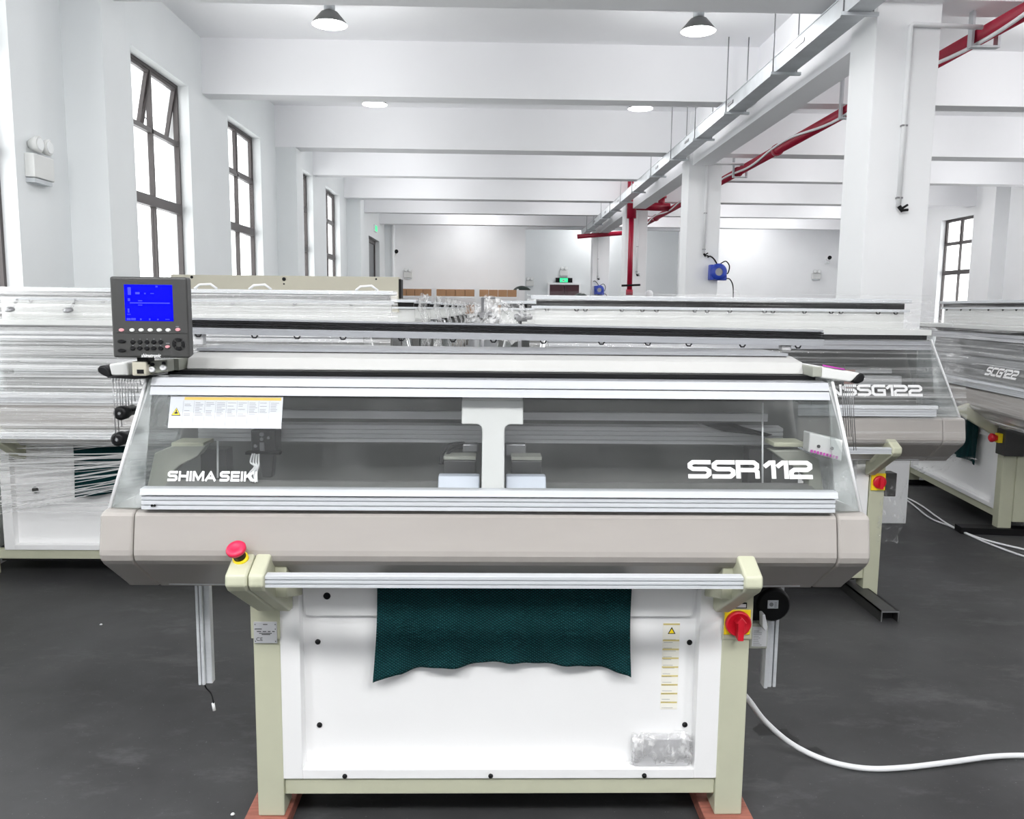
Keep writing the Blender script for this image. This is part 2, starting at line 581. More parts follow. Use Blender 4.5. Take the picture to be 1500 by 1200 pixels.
def smooth_path(pts, n=8):
    pts = [Vector(p) for p in pts]
    out = []
    for i in range(len(pts) - 1):
        p0 = pts[max(i - 1, 0)]; p1 = pts[i]; p2 = pts[i + 1]; p3 = pts[min(i + 2, len(pts) - 1)]
        for k in range(n):
            t = k / n
            out.append(0.5 * ((2 * p1) + (p2 - p0) * t + (2 * p0 - 5 * p1 + 4 * p2 - p3) * t * t + (3 * p1 - p0 - 3 * p2 + p3) * t ** 3))
    out.append(pts[-1])
    return out

# ------------------------------------------------------------------ the hall
XL, XR, YF, YN, ZC, ZB = -3.23, 10.4, 25.0, -9.0, 4.59, 4.0
struct('floor', MB().box(XL - 0.3, XR + 0.3, YN, YF + 2.2, -0.1, 0.0), M['floor'])
struct('ceiling', MB().box(XL - 0.3, XR + 0.3, YN, YF + 2.2, ZC, ZC + 0.2), M['ceil'])

LW = [(1.7, 3.08), (4.36, 5.74), (7.62, 9.0), (10.27, 11.65), (13.5, 14.9), (16.02, 17.42)]
DOOR = (21.35, 23.3)
SILL, HEAD = 0.9, 3.97
mb = MB()
T = 0.24
edges = sorted(LW)
ys = [YN]
for a, b in edges:
    ys += [a, b]
ys += [DOOR[0], DOOR[1], YF]
for i in range(0, len(ys) - 1, 2):
    mb.box(XL - T, XL, ys[i], ys[i + 1], 0, ZC)
for a, b in edges:
    mb.box(XL - T, XL, a, b, 0, SILL)
    mb.box(XL - T, XL, a, b, HEAD, ZC)
mb.box(XL - T, XL, DOOR[0], DOOR[1], 3.5, ZC)
struct('wall_left', mb, M['wall_left'])

def window(n, side, x, y0, y1, z0, z1, opened, sgn):
    """sgn: -1 for a window in the left wall (frame outside of x), +1 in the right wall"""
    root = struct_empty('window_%d' % n, (x + sgn * 0.14, (y0 + y1) / 2, z0))
    xo = x + sgn * 0.11
    d = 0.05
    xa, xb = sorted((xo, xo + sgn * d))
    ym = (y0 + y1) / 2
    zt1 = z0 + (z1 - z0) * 0.805
    zt2 = z0 + (z1 - z0) * 0.585
    f = MB()
    w = 0.032
    f.box(xa, xb, y0, y0 + w, z0, z1); f.box(xa, xb, y1 - w, y1, z0, z1)
    f.box(xa, xb, y0 + w, y1 - w, z1 - w, z1); f.box(xa, xb, y0 + w, y1 - w, z0, z0 + w)
    f.box(xa, xb, y0 + w, y1 - w, zt1 - 0.022, zt1 + 0.022)
    f.box(xa - 0.01, xb + 0.01, y0 + w, y1 - w, zt2 - 0.05, zt2 + 0.05)
    f.box(xa, xb, ym - 0.016, ym + 0.016, z0 + w, z1 - w)
    fr = f.build('window_frame', M['frame'], root)
    xm = (xa + xb) / 2
    for (a, b) in ((y0 + w, ym - 0.016), (ym + 0.016, y1 - w)):
        for (c, e) in ((z0 + w, zt2 - 0.05), (zt2 + 0.05, zt1 - 0.022)):
            MB().box(xm - 0.003, xm + 0.003, a, b, c, e).build('window_pane', M['pane'], root)
        # top awning sash, hinged along its top edge
        tilt = R(11) if opened else 0.0
        top = z1 - w - 0.003
        hgt = top - (zt1 + 0.025)
        def rot(px, pz):
            return (xm + px * math.cos(tilt) + sgn * (-pz) * math.sin(tilt), top + pz * math.cos(tilt))
        s = MB()
        sw = 0.028
        for (ya, yb, za, zb) in ((a, a + sw, -hgt, 0), (b - sw, b, -hgt, 0), (a + sw, b - sw, -sw, 0), (a + sw, b - sw, -hgt, -hgt + sw)):
            pr = [rot(-0.02, za), rot(0.02, za), rot(0.02, zb), rot(-0.02, zb)]
            s.prism(pr, ya, yb, 'y')
        so = s.build('window_sash', M['frame'], root)
        pr = [rot(-0.003, -hgt + sw), rot(0.003, -hgt + sw), rot(0.003, -sw), rot(-0.003, -sw)]
        MB().prism(pr, a + sw, b - sw, 'y').build('window_pane', M['pane'], so)
        if opened:
            st = MB()
            st.tube([(xm, a + 0.05, zt1 + 0.06), (rot(0, -hgt + 0.12)[0], a + 0.05, rot(0, -hgt + 0.12)[1])], 0.008, 6)
            st.build('window_stay', M['steel'], root)
    MB().box(min(x, x + sgn * 0.11), max(x, x + sgn * 0.11), y0, y1, z0 - 0.0, z0 + 0.02).build('window_sill', M['wall'], root)

for i, (a, b) in enumerate(edges):
    window(i + 1, 'left', XL, a, b, SILL, HEAD, i == 2, -1)

# right wall with its windows
RW = [(6.0, 7.3), (8.6, 9.9), (11.9, 13.2), (14.6, 15.9), (18.0, 19.3), (21.2, 22.5)]
mb = MB()
ys = [YN]
for a, b in RW:
    ys += [a, b]
ys += [YF]
for i in range(0, len(ys) - 1, 2):
    mb.box(XR, XR + T, ys[i], ys[i + 1], 0, ZC)
for a, b in RW:
    mb.box(XR, XR + T, a, b, 0, SILL)
    mb.box(XR, XR + T, a, b, 3.83, ZC)
struct('wall_right', mb, M['wall'])
for i, (a, b) in enumerate(RW):
    window(len(edges) + 1 + i, 'right', XR, a, b, SILL, 3.83, False, 1)

# far wall with the deep recess
struct('wall_far', MB().box(XL - T, 0.9, YF, YF + 0.2, 0, ZC).box(0.9, 5.9, YF, YF + 0.2, 4.06, ZC).box(5.9, XR + T, YF, YF + 0.2, 0, ZC)
       .box(0.72, 0.9, YF + 0.2, YF + 1.8, 0, ZC).box(5.9, 6.08, YF + 0.2, YF + 1.8, 0, ZC), M['wall'])
struct('wall_recess', MB().box(0.72, 6.08, YF + 1.8, YF + 2.0, 0, ZC), M['wall_left'])

# wall behind the camera with its wide windows
mb = MB()
BW = [(7.0, 8.4)]
xs_ = [XL - T]
for a, b in BW:
    xs_ += [a, b]
xs_ += [XR + T]
for i in range(0, len(xs_) - 1, 2):
    mb.box(xs_[i], xs_[i + 1], YN - T, YN, 0, ZC)
for a, b in BW:
    mb.box(a, b, YN - T, YN, 0, SILL)
    mb.box(a, b, YN - T, YN, HEAD, ZC)
struct('wall_near', mb, M['wall'])
def portal(loc, rot, sx, sy):
    ld = bpy.data.lights.new('window_daylight', 'AREA')
    ld.shape = 'RECTANGLE'
    ld.size = sx
    ld.size_y = sy
    ld.cycles.is_portal = True
    lo = bpy.data.objects.new('window_daylight', ld)
    COL.objects.link(lo)
    lo.location = loc
    lo.rotation_euler = rot
zm = (SILL + HEAD) / 2
for a, b in edges:
    portal((XL - T - 0.02, (a + b) / 2, zm), (0, R(-90), 0), HEAD - SILL, b - a)
for a, b in RW:
    portal((XR + T + 0.02, (a + b) / 2, zm), (0, R(90), 0), HEAD - SILL, b - a)
for a, b in BW:
    portal(((a + b) / 2, YN - T - 0.02, zm), (R(90), 0, 0), b - a, HEAD - SILL)

# piers of the left wall, beams, girder, columns
for i, y in enumerate((0.5, 6.43, 12.43, 18.2)):
    struct('wall_pier_%d' % (i + 1), MB().box(XL, -2.93, y, y + 0.42, 0, ZC), M['wall_left'])
struct('wall_corner', MB().box(XL, -3.02, 24.4, YF, 0, ZC), M['wall_left'])
for i, (y, w, zb) in enumerate(((0.6, 0.34, ZB), (3.5, 0.25, ZB), (6.33, 0.34, ZB), (9.42, 0.25, ZB), (12.42, 0.34, ZB), (14.95, 0.25, ZB), (17.95, 0.34, ZB), (20.65, 0.25, ZB), (23.4, 0.3, ZB))):
    struct('ceiling_beam_%d' % (i + 1), MB().box(XL, XR, y, y + w, zb, ZC), M['ceil'])
struct('ceiling_girder', MB().box(2.9, 3.18, 6.86, YF, 3.815, ZC), M['ceil'])
for i, y in enumerate((0.45, 6.4, 12.38, 18.3, 24.3)):
    struct('column_%d' % (i + 1), MB().box(2.85, 3.34, y, y + 0.46, 0, ZC), M['wall'], bevel=0.006)
for i, y in enumerate((4.9, 10.85, 16.75)):
    struct('wall_pier_%d' % (i + 5), MB().box(XR - 0.3, XR, y, y + 0.46, 0, ZC), M['wall'])

# the tall doorway near the far end of the left wall
d1 = struct_empty('door_1', (XL - 0.12, (DOOR[0] + DOOR[1]) / 2, 0))
f = MB()
f.box(XL - 0.2, XL - 0.12, DOOR[0], DOOR[0] + 0.09, 0, 3.5).box(XL - 0.2, XL - 0.12, DOOR[1] - 0.09, DOOR[1], 0, 3.5).box(XL - 0.2, XL - 0.12, DOOR[0] + 0.09, DOOR[1] - 0.09, 3.4, 3.5)
f.build('door_frame', M['frame'], d1)
MB().box(XL - 0.19, XL - 0.15, DOOR[0] + 0.09, DOOR[1] - 0.09, 0.01, 3.4).build('door_leaf', M['greydoor'], d1)
# the dark red door in the recess
a = at(805, 417, YF + 1.78); b = at(848, 417, YF + 1.78)
d2 = struct_empty('door_2', ((a.x + b.x) / 2, YF + 1.77, 0))
f = MB()
f.box(a.x - 0.06, a.x, YF + 1.7, YF + 1.8, 0, a.z + 0.06).box(b.x, b.x + 0.06, YF + 1.7, YF + 1.8, 0, a.z + 0.06).box(a.x, b.x, YF + 1.7, YF + 1.8, a.z, a.z + 0.06)
f.build('door_frame', M['white'], d2)
xm = (a.x + b.x) / 2
for u, v in ((a.x, xm - 0.005), (xm + 0.005, b.x)):
    MB().box(u, v, YF + 1.73, YF + 1.79, 0.01, a.z).build('door_leaf', M['door'], d2)

# ------------------------------------------------------------------ ceiling lamps and added fill lights
def lamp(x, y, watt, lit_full, label):
    z = 4.285
    t = thing('pendant_lamp', (x, y, z), label, 'lamp', 'bell shaped lamps under the ceiling')
    sh = MB().lathe([(0.165, 0.0), (0.152, 0.022), (0.078, 0.108), (0.055, 0.118), (0.052, 0.114), (0.074, 0.104), (0.149, 0.020), (0.161, 0.001), (0.165, 0.0)], (x, y, z), caps=False, n=32).build('lamp_shade', M['shade'], t)
    MB().lathe([(0.160, 0.001), (0.147, 0.019), (0.072, 0.102), (0.05, 0.112)], (x, y, z), caps=False, n=32).build('shade_lining', M['reflector'], sh)
    MB().lathe([(0.052, 0.112), (0.05, 0.2), (0.035, 0.215), (0.034, 0.24), (0.022, 0.245), (0.022, ZC - z)], (x, y, z), n=16).build('lamp_socket', M['galv'], t)
    rb = 0.11 if lit_full else 0.062
    zb = 0.015 if lit_full else 0.07
    MB().lathe([(0.001, zb - 0.03), (rb * 0.55, zb - 0.024), (rb * 0.9, zb - 0.008), (rb, zb + 0.012), (rb * 0.6, 0.108)], (x, y, z), n=20).build('lamp_bulb', M['lit'], t)
    ld = bpy.data.lights.new('lamp_glow', 'POINT')
    ld.energy = watt
    ld.shadow_soft_size = 0.1
    lo = bpy.data.objects.new('lamp_glow', ld)
    COL.objects.link(lo)
    lo.parent = t
    lo.location = (0, 0, -0.13)

LAMP_LAB = ['lit bell lamp under the ceiling nearest the left windows', 'bell lamp with bright round bulb at upper right, beside the tray rods',
            'smaller bell lamp behind the first beam, on the left', 'smaller bell lamp behind the first beam, on the right']
for i, (x, y, watt) in enumerate(LAMP_AND_FILL_SPOTS):
    if i < 4:
        lamp(x, y, watt, i == 0, LAMP_LAB[i])
    else:
        ld = bpy.data.lights.new('hall_fill_light', 'POINT')  # bare point without fixture: unseen lamp grid carried on, plus added fill
        ld.energy = watt
        ld.shadow_soft_size = 0.32
        lo = bpy.data.objects.new('hall_fill_light', ld)
        COL.objects.link(lo)
        lo.location = (x, y, 4.2)

# ------------------------------------------------------------------ cable tray, rods, red fire pipe
ct = thing('cable_tray', (2.57, 10, 3.82), 'long galvanised cable tray hung beside the white columns', 'cable tray')
MB().box(2.49, 2.665, 1.0, 24.2, 3.82, 3.835).box(2.49, 2.498, 1.0, 24.2, 3.835, 3.95).box(2.657, 2.665, 1.0, 24.2, 3.835, 3.95).build('tray_channel', M['galv'], ct)
MB().box(2.484, 2.671, 1.0, 24.2, 3.95, 3.958).build('tray_lid', M['galv'], ct)
for y in (3.0, 5.0, 7.0, 9.0, 11, 13, 15, 17, 19, 21):
    MB().box(2.482, 2.490, y - 0.1, y + 0.1, 3.87, 3.90).build('joint_plate', M['steel'], ct)
for y in (3.1, 4.6, 6.1, 7.6, 9.1, 10.5, 11.9, 13.4, 15.2, 16.6, 18.1, 19.6, 21.1, 22.6):
    for x in (2.47, 2.685):
        MB().tube([(x, y, 3.80), (x, y, ZC)], 0.006, 6).build('hanger_rod', M['steel'], ct)
    MB().box(2.45, 2.72, y - 0.018, y + 0.018, 3.795, 3.82).build('tray_bracket', M['galv'], ct)

PX, PZ = 3.75, 3.83
fp = thing('fire_pipe', (PX, 12, PZ), 'dark red fire main pipe running along the hall under the beams', 'pipe')
MB().tube([(PX, 1.5, PZ), (PX, 23.2, PZ), (PX - 0.1, 23.4, PZ), (2.3, 23.4, PZ - 0.12)], 0.062, 16).build('main_pipe', M['red'], fp)
for y in (4.2, 8.6, 11.2, 13.0, 15.8, 19.5, 22):
    MB().lathe([(0.072, -0.05), (0.078, -0.04), (0.078, 0.04), (0.072, 0.05)], (PX, y, PZ), (0, 1, 0), 16).build('pipe_coupling', M['red'], fp)
rx, ry = 2.89, 17.75
MB().tube([(rx, ry, 4.5), (rx, ry, 3.62)], 0.10, 16).tube([(rx, ry, 3.88), (PX - 0.05, ry, 3.86)], 0.085, 16).build('branch_pipe', M['red'], fp)
MB().tube([(rx, ry, 3.62), (rx, ry, 2.12)], 0.055, 14).tube([(rx, ry, 2.12), (rx, ry, 2.0)], 0.075, 14).build('drop_pipe', M['red'], fp)
MB().tube([(rx - 0.18, ry - 0.05, 2.2), (rx + 0.22, ry - 0.05, 2.22)], 0.022, 8).build('valve_handle', M['black'], fp)
MB().tube([(3.52, ry, 3.88), (3.52, ry, 4.05)], 0.07, 12).lathe([(0.11, 0), (0.11, 0.04), (0.02, 0.2), (0.015, 0.24)], (3.52, ry, 4.05), n=12).build('air_valve', M['red'], fp)
for y in (6.55, 8.95, 12.9, 16.4):
    h = MB()
    h.box(PX - 0.105, PX - 0.085, y - 0.03, y + 0.03, PZ - 0.1, ZC if y < 7 else ZC)
    h.box(PX - 0.085, PX + 0.12, y - 0.03, y + 0.03, PZ - 0.1, PZ - 0.085)
    h.box(PX + 0.10, PX + 0.12, y - 0.03, y + 0.03, PZ - 0.085, PZ + 0.01)
    h.build('pipe_hanger', M['galv'], fp)
pts = []
for i in range(120):
    y = 2.0 + i * 0.17
    w = math.sin(y * 2.2) * 0.35 + math.sin(y * 0.9 + 1) * 0.25
    a = -PI * 0.86 + w * 1.3
    pts.append((PX + 0.075 * math.cos(a), y, PZ + 0.075 * math.sin(a)))
tag(MB().tube(pts, 0.015, 6).build('air_hose', M['white']), 'white flexible air line tied along the dark red pipe', 'hose')

# ------------------------------------------------------------------ air lines down the columns, with reels
def air_line(y, px_top, py_top, px_bot, py_bot, label, across=None):
    yf = y - 0.02
    a = at(px_top, py_top, yf); b = at(px_bot, py_bot, yf)
    t = thing('air_pipe', (b.x, yf, b.z), label, 'pipe', 'white air pipes on the columns')
    p = [(a.x, yf, b.z), (a.x, yf, a.z)]
    if across:
        p += [(a.x + 0.02, yf, a.z + 0.012), (across, yf, a.z)]
    MB().tube(p, 0.019, 8).build('pipe_run', M['white'], t)
    for k in (0.06, (a.z - b.z) * 0.45, ):
        MB().box(a.x - 0.022, a.x + 0.022, yf - 0.018, yf + 0.018, b.z + k, b.z + k + 0.012).build('pipe_clip', M['steel'], t)
    v = MB()
    v.tube([(a.x, yf - 0.01, b.z), (a.x + 0.02, yf - 0.03, b.z - 0.035)], 0.016, 8)
    v.tube([(a.x + 0.005, yf - 0.03, b.z - 0.02), (a.x + 0.055, yf - 0.03, b.z + 0.012)], 0.009, 6)
    v.tube([(a.x + 0.015, yf - 0.03, b.z - 0.03), (a.x + 0.06, yf - 0.03, b.z - 0.026)], 0.011, 6)
    v.build('air_valve', M['black'], t)

air_line(6.4, 1334, 38, 1320, 303, 'white air pipe down the large front column, ending in black valve', PX - 0.11)
air_line(12.38, 1036, 240, 1029, 372, 'white air pipe above the right hand blue reel', PX - 0.1)
air_line(18.3, 935, 312, 931, 402, 'white air pipe on the column behind the red drop pipe')
air_line(24.3, 877, 345, 875, 408, 'white air pipe above the far blue reel')

def reel(px, py, y, r, label):
    c = at(px, py, y)
    c.y = y - 0.09
    t = thing('hose_reel', c, label, 'hose reel', 'blue hose reels on columns')
    MB().lathe([(r * 0.45, -0.075), (r * 0.86, -0.075), (r, -0.055), (r, 0.055), (r * 0.86, 0.075), (r * 0.45, 0.075), (r * 0.45, -0.075)], c, (0, 1, 0), 24, caps=False).build('reel_case', M['blue'], t)
    MB().box(c.x - r * 1.02, c.x - r * 0.55, c.y - 0.06, c.y + 0.07, c.z - r * 0.95, c.z + r * 0.85).box(c.x + r * 0.3, c.x + r * 1.0, c.y - 0.06, c.y + 0.07, c.z - r * 0.98, c.z - r * 0.35).build('reel_bracket', M['blue'], t, bevel=0.01)
    MB().lathe([(r * 0.46, -0.06), (r * 0.46, 0.06)], c, (0, 1, 0), 20).build('reel_hub', M['steel'], t)
    MB().tube(smooth_path([(c.x - r * 0.1, c.y, c.z + r * 0.9), (c.x - r * 0.5, c.y, c.z + r * 1.5), (c.x - r * 0.9, c.y + 0.03, c.z + r * 1.85), (c.x - r * 1.2, c.y + 0.05, c.z + r * 1.75)]), 0.011, 6).build('inlet_hose', M['black'], t)
    MB().tube(smooth_path([(c.x + r * 0.2, c.y - 0.03, c.z + r * 0.95), (c.x + r * 0.8, c.y - 0.05, c.z + r * 1.25), (c.x + r * 1.25, c.y - 0.05, c.z + r * 0.7), (c.x + r * 1.15, c.y - 0.04, c.z - r * 0.1), (c.x + r * 0.85, c.y - 0.03, c.z - r * 0.2)]), 0.009, 6).build('outlet_hose', M['black'], t)
    MB().tube(smooth_path([(c.x + r * 0.9, c.y - 0.05, c.z - r * 0.75), (c.x + r * 1.35, c.y - 0.06, c.z - r * 0.85), (c.x + r * 1.75, c.y - 0.06, c.z - r * 1.6), (c.x + r * 1.85, c.y - 0.06, c.z - r * 3.0)]), 0.009, 6).build('loose_hose', M['black'], t)

reel(1049, 399, 12.38, 0.125, 'blue hose reel on the second white column')
reel(877, 425, 24.3, 0.14, 'small blue hose reel on the farthest white column')

c = at(948, 428, 18.4)
rc = thing('gas_cylinder', (3.46, 18.5, 0), 'dark red cylinder with white cap beside the third column', 'cylinder')
MB().lathe([(0.09, 0), (0.095, 0.02), (0.095, 1.92), (0.08, 1.98)], (3.46, 18.5, 0), n=20).build('cylinder_body', M['redplastic'], rc)
MB().lathe([(0.08, 1.98), (0.085, 2.0), (0.085, 2.07), (0.05, 2.12), (0.001, 2.13)], (3.46, 18.5, 0), n=20).build('cylinder_cap', M['white'], rc)

# ------------------------------------------------------------------ emergency lights, exit sign, cameras
def emergency(p, nrm, label, w=0.26):
    """twin headed emergency light on a wall; nrm points into the hall"""
    n = Vector(nrm); s = Vector((0, 0, 1)).cross(n)
    t = thing('emergency_light', p, label, 'emergency light', 'twin headed emergency lights')
    p = Vector(p)
    def rb(mb, u0, u1, d0, d1, z0, z1):
        vs = [p + s * u + n * d + Vector((0, 0, z)) for z in (z0, z1) for u, d in ((u0, d0), (u1, d0), (u1, d1), (u0, d1))]
        mb.add(vs, [(3, 2, 1, 0), (4, 5, 6, 7), (0, 1, 5, 4), (1, 2, 6, 5), (2, 3, 7, 6), (3, 0, 4, 7)])
        return mb
    rb(MB(), -w / 2, w / 2, 0.0, 0.07, 0, w * 0.62).build('battery_case', M['lgrey'], t, bevel=0.008)
    rb(MB(), -w * 0.45, w * 0.42, 0.0, 0.06, -w * 0.13, -0.004).build('case_foot', M['galv'], t)
    for k in (-1, 1):
        c = p + s * (w * 0.24 * k) + n * 0.055 + Vector((0, 0, w * 0.88))
        MB().lathe([(w * 0.1, -0.05), (w * 0.21, 0.0), (w * 0.22, 0.02), (w * 0.19, 0.026)], c, n, 18).build('lamp_head', M['lgrey'], t)
        MB().lathe([(w * 0.17, 0.027), (w * 0.15, 0.032)], c, n, 18).build('lamp_lens', M['reflector'], t)

emergency((XL, 5.97, 2.56), (1, 0, 0), 'white twin emergency light on left wall by the nearest pier')
for px, py, y, lab in ((598, 407, YF, 'twin emergency light on far wall above the cardboard boxes'), (776, 419, YF + 1.8, 'twin emergency light at the left edge of the recess'),
                       (826, 404, YF + 1.8, 'twin emergency light above the green exit sign'), (1195, 409, YF, 'twin emergency light on the bright far right wall')):
    q = at(px, py, y)
    emergency((q.x, y, q.z), (0, -1, 0), lab)
q = at(826, 414, YF + 1.8)
es = thing('exit_sign', (q.x, YF + 1.75, q.z), 'lit green exit sign above the dark red door', 'sign')
MB().box(q.x - 0.27, q.x + 0.27, YF + 1.745, YF + 1.8, q.z, q.z + 0.15).build('sign_housing', M['black'], es)
MB().box(q.x - 0.14, q.x + 0.12, YF + 1.735, YF + 1.745, q.z + 0.01, q.z + 0.14).build('sign_face', M['exit'], es)
MB().box(q.x - 0.04, q.x, YF + 1.73, YF + 1.735, q.z + 0.03, q.z + 0.10).box(q.x - 0.08, q.x + 0.05, YF + 1.73, YF + 1.735, q.z + 0.055, q.z + 0.075).build('sign_symbol', M['paper'], es)
s2 = thing('exit_sign', (XL + 0.03, 22.4, 3.68), 'green exit sign above tall doorway in the left wall', 'sign')
MB().box(XL, XL + 0.04, 22.2, 22.6, 3.68, 3.86).build('sign_housing', M['white'], s2)
MB().box(XL + 0.04, XL + 0.045, 22.22, 22.58, 3.7, 3.84).build('sign_face', M['exit'], s2)

def cctv(px, py, y, wx, label):
    q = at(px, py, y)
    t = thing('security_camera', q, label, 'camera')
    MB().tube([q, q + Vector((0.06 * wx, -0.25, 0.03))], 0.05, 12).build('camera_body', M['white'], t)
    e = q + Vector((0.06 * wx, -0.25, 0.03))
    MB().tube([e, e + Vector((0.012 * wx, -0.05, 0.006))], 0.056, 12).build('camera_lens', M['black'], t)
    MB().tube([q + Vector((0, -0.08, 0)), q + Vector((-0.06 * wx, 0.02, -0.09)), (q.x - 0.06 * wx, y + 0.35, q.z - 0.09)], 0.02, 8).build('camera_arm', M['white'], t)

cctv(579, 371, 24.65, 1, 'white security camera on far wall, left corner')
cctv(1213, 380, 24.65, -1, 'small security camera at the far right corner')
p = at(531, 360, 19.6)
tag(MB().tube([(XL + 0.03, 19.7, 0.3), (XL + 0.03, 19.7, 3.6)], 0.025, 8).build('wall_conduit', M['white']), 'white upright conduit on left wall before the tall doorway', 'conduit')
tag(MB().tube([(-2.98, 24.36, 0.0), (-2.98, 24.36, ZC)], 0.05, 10).build('drain_pipe', M['white']), 'white drain pipe in the far left corner', 'pipe')

# ------------------------------------------------------------------ far shelves with cardboard boxes
SH = [(585, 632), (639, 695), (702, 757)]
SY = 24.0
proto = None
for i, (pa, pb) in enumerate(SH):
    xa, xb = at(pa, 430, SY).x, at(pb, 430, SY).x
    if i == 0:
        xa -= 0.05
    t = thing('storage_shelf', ((xa + xb) / 2, SY + 0.25, 0), ['white rack of boxes against far wall, left unit', 'white rack of boxes against far wall, middle unit', 'white rack of boxes against far wall, right unit'][i], 'shelf', 'white racks by the far wall')
    for x in (xa - 0.03, xb + 0.03):
        for y in (SY, SY + 0.5):
            MB().box(x - 0.03, x + 0.03, y, y + 0.05, 0, 2.25).build('upright', M['white'], t)
    for z in (0.3, 0.95, 1.52, 2.02):
        MB().box(xa, xb, SY, SY + 0.55, z - 0.06, z).build('shelf_board', M['white'], t)
    n = 4
    w = (xb - xa) / n
    ORD = ['leftmost', 'second from left', 'third from left', 'rightmost']
    UN = ['left', 'middle', 'right']
    for k in range(n):
        for lev, z in (('top', 2.02), ('lower', 1.52)):
            if lev == 'lower' and not (k >= 2 and i > 0):
                continue
            h = 0.2 if lev == 'top' else 0.26
            b = MB().box(xa + w * k + 0.006, xa + w * (k + 1) - 0.006, SY + 0.02, SY + 0.45, z + 0.002, z + h)
            o = b.build('cardboard_box', M['card'], bevel=0.006)
            tag(o, '%s brown cardboard box on the %s shelf of the %s rack' % (ORD[k], lev, UN[i]), 'box', 'cardboard boxes on the far racks')
q = at(765, 425, SY)
bg_ = MB()
grid_sheet(bg_, lambda u, v: Vector((q.x + (u - 0.5) * 0.5, SY + 0.1 + 0.3 * v, 2.225 + 0.12 * math.sin(PI * u) ** 0.6 * math.sin(PI * v) ** 0.5)), 14, 8)
tag(bg_.build('plastic_bag', M['bag'], solid=0.005), 'dark bag lying on the boxes of the right rack', 'bag')
q = at(853, 428, 24.0)
ch = MB().lathe([(0.24, 0.0), (0.26, 1.9), (0.22, 2.06), (0.1, 2.14), (0.001, 2.16)], (q.x - 0.05, 23.9, 0), n=20)
tag(ch.build('covered_roll', M['bag']), 'dark covered roll standing left of the farthest column', 'roll')

# ------------------------------------------------------------------ flat knitting machine builder (local: x across, y away from the operator, z up; y=0 is the front of the legs)
def cover_profile(grow=0.0):
    pts = [(-0.205, 1.112), (-0.213, 1.104), (-0.231, 1.01), (-0.232, 0.995), (-0.226, 0.978), (-0.212, 0.963), (-0.075, 0.862), (-0.055, 0.845), (0.10, 0.845), (0.10, 1.10), (-0.10, 1.118), (-0.19, 1.116)]
    return [(p[0] - grow if p[0] < 0 else p[0], p[1]) for p in pts]

def rail_profile(y0, z0, z1, slope, d=0.03, lines=3):
    """extruded rail with shallow grooves on its face; leans back by slope"""
    pts = []
    n = lines
    H = z1 - z0
    for i in range(n):
        a = z0 + H * i / n
        b = z0 + H * (i + 1) / n
        pts += [(y0 + (a - z0) * slope, a + 0.0012), (y0 + (b - z0) * slope, b - 0.0025), (y0 + (b - z0) * slope + 0.006, b - 0.0025), (y0 + (b - z0) * slope + 0.006, b + (0.0012 if i < n - 1 else -0.002))]
    pts += [(y0 + d + H * slope, z1), (y0 + d, z0)]
    return pts

def glass_y(z, ztop):
    return -0.222 + (z - 1.15) / (1.46 - 1.15) * 0.11

